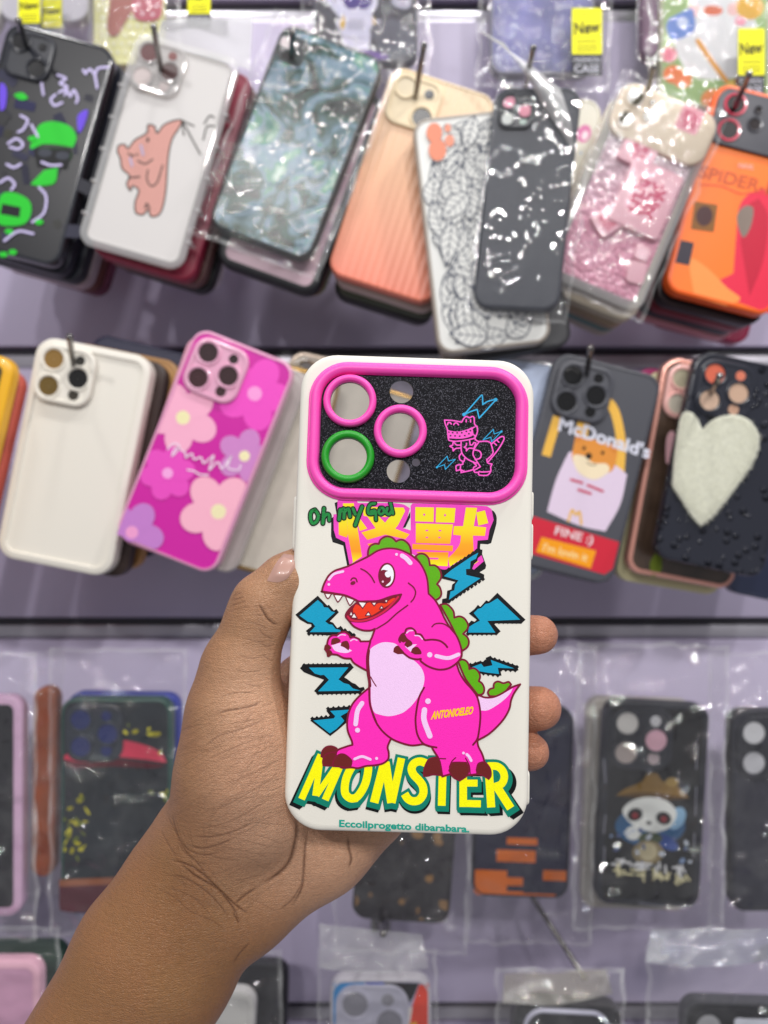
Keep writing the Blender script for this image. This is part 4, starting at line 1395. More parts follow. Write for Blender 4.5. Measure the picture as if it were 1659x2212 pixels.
# floral line art case
c = Case('white case with black leaf line drawing in the top row', 1041, 498, -6.5, 247, 512, 0.52)
c.body(mat('#e2e2de', .4), rim=2.2, rimmat=mat('#a89e94', .4))
a = c.art()
a.step = 8e-7
rl = random.Random(21)
def leaf(u, v, ln, an, wd, col='#3a4258', nv_=6):
    ax_, ay_ = math.cos(an), math.sin(an)
    nx_, ny_ = -ay_, ax_
    def pt(t, s):
        return (u + ax_ * ln * t + nx_ * wd * s, v + ay_ * ln * t + ny_ * wd * s)
    prof = lambda t: math.sin(math.pi * t ** .8)
    up = [pt(t / 8, prof(t / 8)) for t in range(9)]
    dn = [pt(t / 8, -prof(t / 8)) for t in range(8, -1, -1)]
    a.poly([Vector(q) for q in up + dn[1:-1]], '#e2e2de')
    for side in (up, dn):
        a.stroke([Vector(q) for q in side], 2.4, col)
    a.stroke([Vector(pt(0, 0)), Vector(pt(1, 0))], 2.0, col)
    for k in range(1, nv_):
        t = k / nv_
        for sg in (-1, 1):
            e = min(1, t + .14)
            a.stroke([Vector(pt(t, 0)), Vector(pt(e, sg * prof(e) * .9))], 1.5, col, False)
def inside(u, v, mgn=9):
    x, z = c.tl(u, v)
    return abs(x) < c.w / 2 - mgn * c.Y / F and abs(z) < c.h / 2 - mgn * c.Y / F
cnt = 0
for k in range(4000):
    u, v, an = rl.uniform(900, 1190), rl.uniform(245, 745), rl.uniform(0, 6.3)
    ln = rl.uniform(62, 105)
    if inside(u, v) and inside(u + ln * math.cos(an), v + ln * math.sin(an)) and inside(u + ln * .5 * math.cos(an) - 20 * math.sin(an), v + ln * .5 * math.sin(an) + 20 * math.cos(an), 3) and inside(u + ln * .5 * math.cos(an) + 20 * math.sin(an), v + ln * .5 * math.sin(an) - 20 * math.cos(an), 3):
        leaf(u, v, ln, an, rl.uniform(16, 25))
        cnt += 1
        if cnt > 120:
            break
for x, y, r in ((938, 288, 17), (945, 325, 19)):
    a.disc('#e98f72', x, y, r, r * 1.25)
for x, y, r in ((967, 278, 7), (971, 305, 10)):
    a.disc('#ee9a80', x, y, r, r * 1.3)
a.build('leaf_print', c.o, gloss_ink)
behind(c, [('#3a3a3e', 'black and white patterned case behind the leaf drawing case', -4, 40, 6), ('#8a8078', 'taupe case behind the leaf drawing case', -2, 6, 4)])

# dark navy case in bag
c = Case('dark navy case in a clear bag over the leaf drawing case', 1137, 428, 6, 186, 478, 0.508, name='packaged_phone_case', rz=-12)
c.body(mat('#2f3340', .42, bump=.1, bscale=900), rim=1.5)
c.bump(mat('#262a33', .3), kind=3, size=24, lens='#1a1c22', hole=['#e07a96', '#cfd4d0', '#e07a96', '#2a2c33', '#9fb8ac'])
bag(c, 1152, 420, 8, 220, 540, 0.497, 1.2, 9, 0.008, bs=12, bst=.45, gloss=.35)
header(c, '1030,60 1090,90 1240,330 1210,190', 0.50, clear('#ffffff', .4, .08, gloss=.6), 'bag_flap')

c = Case('cream case with a tiny pink charm beside the navy case', 1215, 420, 3, 150, 420, 0.55)
c.body(mat('#ddd8c8', .45), rim=2)
a = c.art()
a.disc('#d878a8', 1262, 288, 15, 20, 20).disc('#f2dce4', 1264, 292, 7, 10, 20)
for k in range(8):
    a.disc('#9fb4d4', 1255 + (k % 3) * 9, 330 + k * 14, 3)
a.build('charm_print', c.o, gloss_ink)

# mahjong sparkle case
m_mj, nt, p = new_mat('pink_bubble_glitter')
N2, L2 = nt.nodes, nt.links
tc = N2.new('ShaderNodeTexCoord')
sx = N2.new('ShaderNodeSeparateXYZ'); L2.new(tc.outputs['Object'], sx.inputs[0])
mr = N2.new('ShaderNodeMapRange'); mr.inputs['From Min'].default_value = .055; mr.inputs['From Max'].default_value = -.03
L2.new(sx.outputs['Z'], mr.inputs['Value'])
rp = N2.new('ShaderNodeValToRGB'); el = rp.color_ramp.elements
el[0].color = lin('#d4d6da'); el[1].color = lin('#e8a2ba')
L2.new(mr.outputs[0], rp.inputs[0]); L2.new(rp.outputs[0], p.inputs['Base Color'])
p.inputs['Roughness'].default_value = .12; p.inputs['Specular IOR Level'].default_value = .9
vo = N2.new('ShaderNodeTexVoronoi'); vo.inputs['Scale'].default_value = 300; L2.new(tc.outputs['Object'], vo.inputs['Vector'])
bp = N2.new('ShaderNodeBump'); bp.invert = True; bp.inputs['Strength'].default_value = 1.0; bp.inputs['Distance'].default_value = .0022
L2.new(vo.outputs['Distance'], bp.inputs['Height']); L2.new(bp.outputs[0], p.inputs['Normal'])
c = Case('pink glitter case with cream camera band and mahjong tiles, top row', 1365, 422, 23, 232, 462, 0.522)
c.body(m_mj, rim=6.5, lip=1.2, rimmat=clear('#ffffff', .28, .04, gloss=.7))
cream = mat('#e3d2bb', .4)
bz = c.h / 2 - 21 * mm
cb = obj('camera_band', loft('camera_band', slab_loops(c.w - 3 * mm, 38 * mm, 12 * mm, [(0, 1 * mm), (0, -1.6 * mm), (.6 * mm, -2.4 * mm), (1.6 * mm, -2.7 * mm)], 8, 0, bz), cap1=True), c.o, cream)
for x, z, r in ((-24, 9, 6.2), (-24, -7, 5.6), (-10, 1, 5.2), (-12, 10, 2)):
    rg = obj('lens_ring', lathe('lens_ring', [(r * mm * 1.25, -2.6 * mm), (r * mm * 1.15, -3.3 * mm), (r * mm * .9, -3.2 * mm), (r * mm * .85, -2.6 * mm)], x * mm, bz + z * mm, 24), cb, cream)
    obj('lens_hole', lathe('lens_hole', [(r * mm * .87, -2.85 * mm), (r * mm * .4, -2.8 * mm), (r * mm * .02, -2.8 * mm)], x * mm, bz + z * mm, 20), cb, mat('#57503c', .2, coat=.4))
a = c.art(3.95e-3)
a.rect('#eaa8b4', 1487, 263, 50, 56, 23, 8)
a.text('#d4607c', '發', '1462,275 1500,290 1512,252 1474,238', bold=.01)
a.build('band_print', c.o, gloss_ink)
tile_m = mat('#eab2c0', .35, coat=.3)
def tile(u, v, w, h, ang, y, txt=None):
    k = c.Y / F
    x, z = c.tl(u, v)
    o = obj('tile_charm', loft('tile_charm', slab_loops(w * k, h * k, 3 * mm, [(0, 1.5 * mm), (0, -y * .7 * mm), (.5 * mm, -y * mm), (1.4 * mm, -y * 1.05 * mm)], 5), cap0=True, cap1=True), c.o, tile_m)
    o.location = (x, 0, z)
    o.rotation_euler = (0, math.radians(ang) - c.a, 0)
    if txt:
        b = Art(lambda uu, vv: ((uu) * k, -(vv) * k), 2e-5, 2 * (y * 1.05 * mm + 5e-5))
        s = min(w, h) * .34
        b.text('#d8607e', txt, '%f,%f %f,%f %f,%f %f,%f' % (-s, s, s, s, s, -s, -s, -s), bold=.012)
        b.build('tile_print', o, gloss_ink)
tile(1378, 330, 78, 64, 25, 2.2, '發')
tile(1392, 432, 118, 150, 24, 3.2, '發')
tile(1310, 480, 58, 56, -32, 2.4, '發')
tile(1386, 548, 34, 34, 20, 1.6)
tile(1374, 590, 40, 48, 15, 1.4)
bag(c, 1366, 424, 23, 252, 490, 0.515, 1.4, 14, 0.007, bs=60, bst=.45, gloss=.4)
behind(c, [('#d8cdb8', 'cream printed case behind the mahjong case', -1, -6, 10), ('#b9a48c', 'tan case behind the mahjong case', 0, -10, 12), ('#6f9c98', 'teal case behind the mahjong case', 0, -8, 8), ('#c9c2b4', 'ivory case at the back of the mahjong stack', 1, -4, 8)])

# orange case
c = Case('orange case with grey camera plate in the top row at right', 1609, 430, 14.5, 240, 466, 0.53)
c.body(mat('#ff7a18', .4), rim=2.6, rimmat=mat('#f4641a', .4))
k = c.Y / F
pz = c.h / 2 - 23 * mm
cp = obj('camera_plate', loft('camera_plate', slab_loops(c.w - 6 * mm, 39 * mm, 9 * mm, [(0, .8 * mm), (0, -1.2 * mm), (.5 * mm, -1.8 * mm), (1.5 * mm, -1.9 * mm)], 7, 0, pz), cap1=True), c.o, mat('#4a4a52', .4))
for x, z, r, cc in ((-23, 9, 7, '#d83a58'), (-23, -9, 7, '#d83a58'), (-7, -1, 4.6, '#4a4a52'), (-7, 9, 2.6, '#4a4a52')):
    obj('lens_ring', lathe('lens_ring', [(r * mm * 1.15, -1.8 * mm), (r * mm * 1.1, -2.9 * mm), (r * mm * .92, -2.8 * mm), (r * mm * .84, -1.8 * mm)], x * mm, pz + z * mm, 24), cp, mat(cc, .3, coat=.4))
    obj('lens_hole', lathe('lens_hole', [(r * mm * .87, -2.0 * mm), (r * mm * .4, -1.98 * mm), (r * mm * .02, -1.98 * mm)], x * mm, pz + z * mm, 20), cp, mat('#1a0a0e', .2, coat=.4))
a = c.art()
a.fill('#e8304e', '1590,520* 1600,440 1640,410 1690,420* 1700,690* 1560,640* 1540,615 1585,590*')
a.fill('#ff9a50', '1500,640* 1490,560 1530,580 1570,620 1600,645 1570,660*')
a.fill('#c8243f', '1600,520* 1612,450 1640,428* 1660,470 1650,560 1620,640*').fill('#8a7a70', '1592,470 1608,445 1628,450 1622,490 1605,512')
a.rect('#8a5a24', 1522, 468, 50, 60, 8, 3).rect('#3a3440', 1478, 545, 34, 50, 12, 3)
a.disc('#4a2a2c', 1522, 466, 18, 22, 8)
a.text('#d05a34', 'SPIDER-MAN', '1508,382 1742,440 1750,412 1516,356', bold=.02)
a.line('#e84a3a', 2.5, '1512,398 1560,402 1600,418 1640,415 1690,432')
a.text('#ffb0a0', 'MARVEL', '1594,362 1628,366 1630,356 1596,352', bold=.03)
a.build('orange_print', c.o, ink(.35, .1, .2))
behind(c, [('#24181c', 'black case behind the orange case', 0, -6, 12), ('#7a1428', 'dark red case behind the orange case', 0, -8, 12), ('#1c1a20', 'second black case behind the orange case', 1, -10, 8), ('#c98a92', 'pink case behind the orange case', 1, -6, 12), ('#8c1040', 'crimson case at the back of the orange stack', 0, 40, 14)])

# ---- cards along the very top ------------------------------------------------------------
YT = 0.60
def packed(label, u, v, w, h, m, rimc=None, Y=YT, ang=0, rim=2):
    c = Case(label, u, v, ang, w, h, Y, name='packaged_phone_case')
    c.body(m, rim=rim, rimmat=mat(rimc, .35) if rimc else None)
    return c
c = packed('white case at the top left corner above the graffiti case', -40, -80, 150, 270, mat('#d8d6cf', .4), ang=20)
c = packed('white case in a bag with twin yellow tags, top left', 95, -120, 190, 330, mat('#cfcbd6', .4))
bag(c, 110, -60, 0, 240, 420, 0.59, 1.5, 21, 0.029)
new_tag(c, 63, 32, 48, 96, 0.583)
new_tag(c, 112, 42, 44, 90, 0.588)
c = packed('yellow case with brown bear and flower pattern, top edge', 275, -60, 150, 400, mat('#e9e6a2', .35), ang=0)
a = c.art()
for i in range(9):
    for j in range(9):
        u, v = 212 + i * 17 + (j % 2) * 8, -20 + j * 19
        if 205 < u < 345 and v < 132:
            (a.disc('#f4f2dc', u, v, 5, 5, 0, n=4) if (i + j) % 2 else a.disc('#f2efc8', u, v, 6, 6, 0, n=10))
a.fill('#b5756c', '232,60 236,20 245,-15 290,-20 288,20 270,50 255,75 240,78')
a.fill('#c96a78', '288,-5* 352,-8* 345,40 300,45 285,20')
for x, y in ((300, 10), (320, 6), (340, 12), (308, 30), (330, 32)):
    a.disc('#e8c4cc', x, y, 6, 6, 20, n=4)
a.build('pattern_print', c.o, gloss_ink)
bag(c, 290, -40, 0, 200, 420, 0.588, 1.5, 22, 0.024)
new_tag(c, 430, 12, 50, 96, 0.583)
c = packed('black case with white astronaut at the top edge', 790, -110, 225, 490, mat('#34343e', .35, var=.2, vscale=30), '#55555e')
a = c.art()
a.disc('#d4d2e6', 770, 2, 46, 38).disc('#4a3a86', 772, -4, 33, 28)
a.fill('#d0cee4', '735,38* 745,20 800,22 805,40 832,45 840,55 825,62 802,58* 800,85* 795,108 760,108* 742,105* 738,75 725,50*')
a.fill('#c8c6dc', '735,40* 715,15 700,-5 712,-10 728,10 748,28*')
a.rect('#b8b6cc', 768, 52, 36, 24, 0, 5)
a.fill('#d8b040', '742,30* 734,50 740,64 746,50*').fill('#d8b040', '806,32* 812,52 806,62*')
a.line('#8a88a0', 1.6, '740,80 800,82').line('#8a88a0', 1.6, '768,84 768,106')
a.fill('#aaa8bc', '845,0 865,-8 890,0 880,18 855,14').fill('#6a4a9a', '760,112 800,108 840,122 820,128')
a.fill('#60606c', '800,60 850,40 890,70 895,110 850,125 815,100')
a.build('astronaut_print', c.o, gloss_ink)
bag(c, 790, -70, 0, 280, 500, 0.59, 2.0, 23, 0.017)
m_gx = mat('#6a6aa0', .35, var=.55, vscale=28)
c = packed('violet galaxy case with yellow tag at the top edge', 1172, -90, 226, 500, m_gx, '#8a8898')
a = c.art()
for k in range(60):
    a.disc('#d8d8ec', rnd.uniform(1070, 1275), rnd.uniform(0, 140), rnd.uniform(.8, 2.6), n=8)
a.build('star_print', c.o, gloss_ink)
bag(c, 1180, -50, 2, 290, 490, 0.588, 2.2, 24, 0.022)
new_tag(c, 1268, 90, 66, 146, 0.58)
c = packed('purple case edge in a bag near the top right', 1405, -120, 36, 480, mat('#6b3f62', .4))
bag(c, 1405, -110, 0, 60, 480, 0.59, 1.0, 25, 0.029)
c = packed('green case with white duck and flowers, top right corner', 1545, -20, 236, 500, mat('#8fb06a', .4, var=.1, vscale=30), '#b0b48c')
a = c.art()
a.fill('#e6e6e8', '1455,60 1490,20 1520,-40 1600,-50 1625,20 1640,90 1620,150 1570,170 1500,165 1465,120')
a.disc('#e0704a', 1540, 22, 22, 11).disc('#f2c4c0', 1500, 22, 14).disc('#f2c4c0', 1585, 20, 14)
a.fill('#6f8fd8', '1445,40* 1490,18 1500,30 1498,68 1455,85 1440,60').disc('#c8d4f0', 1475, 48, 12)
a.line('#e8a23a', 11, '1508,88 1540,135 1570,175')
for x, y, cc, r in ((1590, 190, '#f0cf5a', 22), (1620, 170, '#f0cf5a', 22), (1615, 205, '#f0cf5a', 22), (1600, 175, '#8a4a3a', 13), (1455, 160, '#ee7f42', 22), (1475, 172, '#ee7f42', 20), (1445, 118, '#ee8a9c', 18), (1620, 15, '#e9b23a', 30), (1600, 45, '#f0a0b0', 12), (1540, 215, '#ee8f4a', 25)):
    a.disc(cc, x, y, r, r * .9)
a.build('duck_print', c.o, gloss_ink)
bag(c, 1545, 0, 0, 290, 520, 0.585, 1.6, 26, 0.024)
new_tag(c, 1623, 135, 58, 148, 0.578)

# ---- second row --------------------------------------------------------------------------
c = Case('black case with yellow bumper at the left edge of the second row', -150, 990, 13, 262, 500, 0.515)
c.body(mat('#1e2028', .4), rim=7, lip=-.5, rimmat=mat('#f0b41c', .35, coat=.3))
behind(c, [('#d86a5a', 'coral case behind the yellow bumper case', 0, -4, 20)])

c = Case('plain cream white case on a hook in the second row', 160, 986, 11.3, 254, 486, 0.532)
c.body(mat('#e6e1d6', .45, bump=.1, bscale=1800), t=13, r=13, rim=5.0, lip=1.6)
c.bump(mat('#e6e1d6', .45), kind=3, size=40, height=3.0, hole=['#8a6a34', '#6a5424', '#0d0c0c', '#2a2824', '#3a352c'])
behind(c, [('#3a2c28', 'dark clear case behind the plain cream case', 0, 20, 6), ('#b98a52', 'amber clear case behind the plain cream case', 0, 34, -6), ('#2c2c48', 'navy case behind the plain cream case', 2, 60, -30)])

c = Case('magenta case covered in big pale flowers, second row', 443, 974, 21.8, 234, 490, 0.522)
c.body(mat('#d01ea2', .3, coat=.4), rim=1.6, rimmat=mat('#e9a4c8', .3, coat=.4))
a = c.art()
def flower(u, v, r, col, cen, rot=0, n=5, cut=None):
    for k in range(n):
        an = math.radians(rot + 360 * k / n)
        cx_, cy_ = u + math.cos(an) * r * .58, v + math.sin(an) * r * .58
        pts = []
        for q in range(20):
            t = 2 * math.pi * q / 20
            ex, ey = r * .46 * math.cos(t), r * .40 * math.sin(t)
            x, y = cx_ + ex * math.cos(an) - ey * math.sin(an), cy_ + ex * math.sin(an) + ey * math.cos(an)
            lx, lz = c.tl(x, y)
            lx = max(-c.w / 2 + 2.2 * mm, min(c.w / 2 - 2.2 * mm, lx)); lz = max(-c.h / 2 + 2.2 * mm, min(c.h / 2 - 2.2 * mm, lz))
            dx, dz = lx * c.ca + lz * c.sa, -lx * c.sa + lz * c.ca
            pts.append(Vector((c.u + dx * F / c.Y, c.v - dz * F / c.Y)))
        a.poly(pts, col)
    a.disc(col, u, v, r * .3).disc(cen, u, v, r * .2)
flower(550, 850, 78, '#f04fc4', '#f8a0dc', 10)
flower(395, 902, 76, '#f6b0cc', '#f0e8b4', 30)
flower(528, 985, 58, '#cf86c8', '#f2e8b8', 0)
flower(362, 1022, 58, '#ea4ec0', '#f7a8e2', 50, 6)
flower(472, 1105, 82, '#f8b4ca', '#f0e6b8', 20)
flower(285, 1150, 68, '#c580cc', '#f0a0d0', 15)
for s in ('362,970 375,958 388,965 372,985 380,968 400,978 402,988 414,980 420,992 434,988 440,1000 452,992 462,985 452,1015 470,998 480,1012 500,985 492,1010 515,1015 520,1005', '405,1015 420,1018 432,1025 450,1026'):
    a.line('#f4dcf0', 3.4, s)
a.build('flower_print', c.o, gloss_ink)
c.bump(mat('#e2a6c2', .3, coat=.4), kind=3, size=39, height=2.0, hole=['#2c1218', '#3a1a20', '#331a1e', '#241014', '#3c2226'])
behind(c, [('#dca0b4', 'rose pink case behind the magenta flower case', -2, -14, 2), ('#c4bcb8', 'grey clear case behind the magenta flower case', -1, 22, 8), ('#b8a890', 'sandy case behind the magenta flower case', -2, 30, -4)])

gold = mat('#b08a4a', .25, metal=.8)
for k, (u, v, an, lab) in enumerate(((575, 1010, 14, 'clear case with gold rim nearest the flower case'), (690, 1000, 13, 'clear case with gold rim half hidden by the held case'), (740, 1046, 17, 'clear case with gold rim seen through the lens holes'))):
    c = Case(lab, u, v, an, 225, 455, 0.556 + .014 * k)
    c.body(mat('#cdc5b8', .25, var=.12, vscale=40, coat=.5), t=3, rim=2.6, lip=1.5, rimmat=gold if k != 1 else mat('#cbb9a8', .25, metal=.4))
    c.bump(mat('#b9afa2', .15, coat=.8), kind=3, size=36, hole=['#6f6a68', '#8a8078', '#9a8a78'], ring=mat('#a08a66', .2, metal=.7))

c = Case('pale blue glitter clear case showing above the held case', 1092, 1005, 8, 232, 470, 0.545)
c.body(mat('#c4d0ea', .25, var=.22, vscale=45, coat=.4), rim=3, rimmat=clear('#e8f0fa', .35, .05, gloss=.6))
behind(c, [('#c8c4c0', 'grey case behind the pale blue glitter case', 1, 10, 6)])

c = Case('dark grey case with a dog in a paper bag above a red band', 1262, 1012, 14, 238, 466, 0.526)
c.body(mat('#4a4b53', .45), rim=1.6)
a = c.art()
a.fill('#d22c40', '1128,1108* 1341,1172* 1328,1226* 1306,1241* 1112,1186*')
YE = '#f0bb50'
a.line(YE, 20, '1205,900 1190,950 1180,985', False)
a.line(YE, 20, '1302,868 1318,872 1332,900 1342,960 1338,1035', False)
a.line(YE, 26, '1262,905 1256,945', False)
a.fill('#e2cfe4', '1222,990* 1240,975 1320,1000 1355,1025* 1340,1090 1308,1148* 1250,1135 1182,1105* 1200,1040')
a.fill('#e39440', '1240,960 1245,935* 1258,945 1300,952 1318,960 1335,975* 1330,1000 1318,1020 1280,1022 1245,1005 1236,985')
a.fill('#d9863a', '1243,958* 1246,928* 1262,946*').fill('#d9863a', '1308,955* 1338,962* 1328,982*')
a.fill('#f4e2c0', '1238,985 1262,985 1282,1000 1310,1002 1316,1018 1285,1036 1250,1020')
a.disc('#2a221c', 1272, 985, 7).disc('#4a2c18', 1262, 968, 4).disc('#4a2c18', 1302, 978, 4).line('#4a2c18', 2, '1268,998 1276,1004 1288,1004')
a.text('#dfe0ee', "McDonald's", '1205,930 1402,992 1408,962 1211,898', bold=.03)
a.line('#cc5a74', 6, '1234,1036 1258,1043')
a.line('#cc5a74', 6, '1270,1048 1302,1061')
a.line('#cc5a74', 6, '1250,1058 1276,1066')
a.line(YE, 5, '1228,1125 1236,1102 1244,1112 1252,1106 1256,1132')
a.text('#f0d8dc', 'FINE :)', '1196,1160 1278,1182 1284,1158 1202,1136', bold=.02)
a.fill('#f8a01c', '1170,1160* 1288,1190* 1276,1228* 1158,1192*')
a.text('#fbe0a0', "I'm lovin it", '1172,1190 1268,1214 1272,1196 1176,1172', bold=.015)
a.build('dog_print', c.o, ink(.4, .1))
c.bump(mat('#4d4e56', .42), kind=3, size=39, height=3.0, lens='#07070a')
behind(c, [('#2a2a2e', 'black case behind the dog print case', 0, 4, 4), ('#a9a6a2', 'grey clear case behind the dog print case', 0, 8, 0), ('#242428', 'second black case behind the dog print case', 0, -4, 4)])

c = Case('rose gold framed case peeping out beside the black heart case', 1510, 1022, 10.5, 236, 474, 0.537)
c.body(mat('#4a3a30', .2, var=.5, vscale=40, coat=.6), rim=3.2, rimmat=mat('#e0a090', .22, metal=.35, coat=.5))
c.bump(mat('#eab4ac', .25, coat=.5), kind=3, size=38, hole=['#b0a890', '#c8c0b0', '#8a8270'])
a = c.art()
a.fill('#e8b4bc', '1440,950 1452,930 1462,950 1455,990 1440,1000').fill('#7f8a30', '1434,1050 1452,1035 1455,1070 1440,1085').fill('#d8a0a4', '1420,1120 1440,1100 1445,1150 1425,1180').fill('#6a7a20', '1405,1215 1425,1190 1430,1230 1410,1245')
a.build('petal_print', c.o, gloss_ink)
behind(c, [('#d9cfa4', 'cream yellow framed case behind the rose gold case', -1, -14, 18, '#cfc79c'), ('#b01c6c', 'magenta case behind the rose gold case', 0, -28, 6), ('#a8a8a0', 'grey case at the back of the rose gold stack', -1, -20, 8)])

c = Case('black rain dotted case with a fluffy white heart', 1578, 1003, 12, 240, 458, 0.515)
m_dr, nt, p = new_mat('black_droplet_plastic')
N2, L2 = nt.nodes, nt.links
p.inputs['Base Color'].default_value = lin('#2a2c36'); p.inputs['Roughness'].default_value = .22
tc = N2.new('ShaderNodeTexCoord')
vo = N2.new('ShaderNodeTexVoronoi'); vo.inputs['Scale'].default_value = 130; L2.new(tc.outputs['Object'], vo.inputs['Vector'])
mr = N2.new('ShaderNodeMapRange'); mr.inputs['From Min'].default_value = .36; mr.inputs['From Max'].default_value = 0.05; L2.new(vo.outputs['Distance'], mr.inputs['Value'])
bp = N2.new('ShaderNodeBump'); bp.inputs['Strength'].default_value = 1; bp.inputs['Distance'].default_value = .004
L2.new(mr.outputs[0], bp.inputs['Height']); L2.new(bp.outputs[0], p.inputs['Normal'])
c.body(m_dr, rim=1.4)
c.bump(mat('#2c2e38', .25), kind=3, size=38, flat=False, height=1.2, hole=['#d86a50', '#d8b8a0', '#caa890', '#d87a60', '#c09880'])
a = c.art()
H_ = '1472,912 1490,905 1502,920 1508,942* 1530,920 1558,910 1585,912 1605,925 1618,950 1612,985 1590,1020 1560,1060 1530,1095 1508,1112* 1490,1092 1470,1062 1455,1040* 1460,980'
hp_ = [Vector((1545 + (q.x - 1537) * 1.14, 1012 + (q.y - 1008) * 1.17)) for r_ in pieces(parse(H_), True) for q in r_[:-1]]
k = c.Y / F
hv = []
for q in hp_:
    x, z = c.tl(q.x, q.y)
    hv.append((x, z))
cxh, czh = sum(x for x, z in hv) / len(hv), sum(z for x, z in hv) / len(hv)
lo = [[(cxh + (x - cxh) * s, y * mm, czh + (z - czh) * s) for x, z in hv] for s, y in ((1, .5), (1.0, -1.2), (.95, -2.4), (.8, -2.9), (.4, -3.0))]
ht = obj('fluffy_heart', loft('fluffy_heart', lo, cap1=True), c.o, mat('#dcdccb', .9, bump=1.0, bscale=700, var=.12, vscale=350))
# short pile round and over the heart
fv, ff = [], []
rf = random.Random(8)
poly = [Vector((x, z)) for x, z in hv]
def in_poly(x, z):
    s = False
    j = len(poly) - 1
    for i in range(len(poly)):
        if (poly[i].y > z) != (poly[j].y > z) and x < (poly[j].x - poly[i].x) * (z - poly[i].y) / (poly[j].y - poly[i].y) + poly[i].x:
            s = not s
        j = i
    return s
xs_, zs_ = [p_[0] for p_ in hv], [p_[1] for p_ in hv]
n_ = 0
while n_ < 9000:
    x, z = rf.uniform(min(xs_), max(xs_)), rf.uniform(min(zs_), max(zs_))
    if not in_poly(x, z):
        continue
    n_ += 1
    an = rf.gauss(-.5, .7)
    ln = rf.uniform(1.8, 3.6) * mm
    dx, dz = math.sin(an) * ln, -math.cos(an) * ln
    y0, y1 = -2.6 * mm, -rf.uniform(3.0, 4.4) * mm
    wv_ = .12 * mm
    b_ = len(fv)
    fv += [(x - wv_ * math.cos(an), y0, z - wv_ * math.sin(an)), (x + wv_ * math.cos(an), y0, z + wv_ * math.sin(an)), (x + dx, y1, z + dz)]
    ff.append((b_, b_ + 1, b_ + 2))
fz = obj('pile', mesh('pile', fv, ff), ht, mat('#e4e4d4', .8, var=.2, vscale=900))
fz['kind'] = 'stuff'
c2 = Case('navy clear case at the right edge behind the heart case', 1668, 1130, 12, 140, 330, 0.56)
c2.body(mat('#232a44', .3, coat=.4), rim=2)

# ---- third row, all in crinkled bags ------------------------------------------------------
Y3 = 0.575
c = packed('black case with pale pink bumper at the left edge, third row', -72, 1742, 238, 476, mat('#1a1a22', .4), '#dcb4d4', 0.56, 0, 6)
bag(c, -50, 1720, 0, 260, 620, 0.55, 2.4, 31, 0.024)
c = packed('narrow orange brown case seen edge on, third row', 94, 1690, 52, 410, mat('#a8552c', .45, var=.2, vscale=50), None, 0.575, 1, 3)
bag(c, 92, 1670, 0, 90, 520, 0.566, 1.8, 32, 0.019)
c = packed('dark case with red umbrella and yellow leaves in a bag', 250, 1742, 240, 466, mat('#1c242c', .35, var=.25, vscale=30, coat=.1), '#265048', 0.565, 0, 2.4)
a = c.art()
a.fill('#d83a58', '132,1640* 150,1625 190,1612 240,1598 300,1606 345,1625 360,1648* 300,1640 240,1636 180,1648')
a.fill('#5a1424', '135,1645* 180,1650 240,1640 300,1645 358,1652* 330,1660 240,1656 160,1660')
for k in range(46):
    u, v = rnd.choice(((285, 1570), (335, 1580), (145, 1790), (180, 1780), (150, 1830), (350, 1715), (165, 1730)))
    u, v = u + rnd.gauss(0, 16), v + rnd.gauss(0, 13)
    if 135 < u < 362:
        a.disc(rnd.choice(('#c9c22a', '#a8a020', '#d8cf3a', '#6f7a2a')), u, v, rnd.uniform(4, 12), rnd.uniform(2, 5), rnd.uniform(0, 180), n=8)
a.fill('#5a2430', '128,1905* 366,1895* 366,1955* 340,1970 150,1970 128,1955*').fill('#9a5a3a', '128,1900* 366,1890* 366,1905* 128,1915*')
a.build('umbrella_print', c.o, gloss_ink)
c.bump(mat('#2c3440', .3, coat=.4), kind=3, size=42, lens='#1f2c6a', height=1.0)
bag(c, 255, 1710, 0, 300, 620, 0.553, 2.6, 33, 0.017)
c2 = Case('cobalt blue case tucked behind the red umbrella case', 262, 1738, 1, 244, 480, 0.585)
c2.body(mat('#2f3fa8', .35), rim=3)

m_lp, nt, p = new_mat('leopard_print')
N2, L2 = nt.nodes, nt.links
tc = N2.new('ShaderNodeTexCoord')
vo = N2.new('ShaderNodeTexVoronoi'); vo.inputs['Scale'].default_value = 62; vo.inputs['Randomness'].default_value = 1
L2.new(tc.outputs['Object'], vo.inputs['Vector'])
nn = N2.new('ShaderNodeTexNoise'); nn.inputs['Scale'].default_value = 110; L2.new(tc.outputs['Object'], nn.inputs['Vector'])
ad = N2.new('ShaderNodeMath'); ad.operation = 'MULTIPLY_ADD'; ad.inputs[1].default_value = .5
L2.new(nn.outputs['Fac'], ad.inputs[0]); L2.new(vo.outputs['Distance'], ad.inputs[2])
rp = N2.new('ShaderNodeValToRGB'); el = rp.color_ramp.elements
el[0].position = .46; el[0].color = lin('#9a7448'); el[1].position = .53; el[1].color = lin('#2e2b30')
L2.new(ad.outputs[0], rp.inputs[0]); L2.new(rp.outputs[0], p.inputs['Base Color'])
p.inputs['Roughness'].default_value = .35
c = packed('black and tan leopard case below the held case', 880, 1772, 212, 440, m_lp, '#232026', 0.57, 4, 2)
bag(c, 875, 1740, 2, 290, 640, 0.556, 2.6, 34, 0.017)
c = packed('dark navy case with orange block pattern below the held case', 1130, 1733, 210, 414, mat('#22223e', .4), '#18182c', 0.57, 2, 2)
a = c.art()
OR = '#e8731c'
for u, v, w, h in ((1128, 1818, 66, 15), (1115, 1850, 84, 26), (1200, 1892, 54, 22), (1060, 1905, 70, 50), (1110, 1905, 40, 18), (1080, 1930, 100, 10), (1160, 1934, 80, 6)):
    a.rect(OR, u, v, w, h, 2)
a.build('block_print', c.o, gloss_ink)
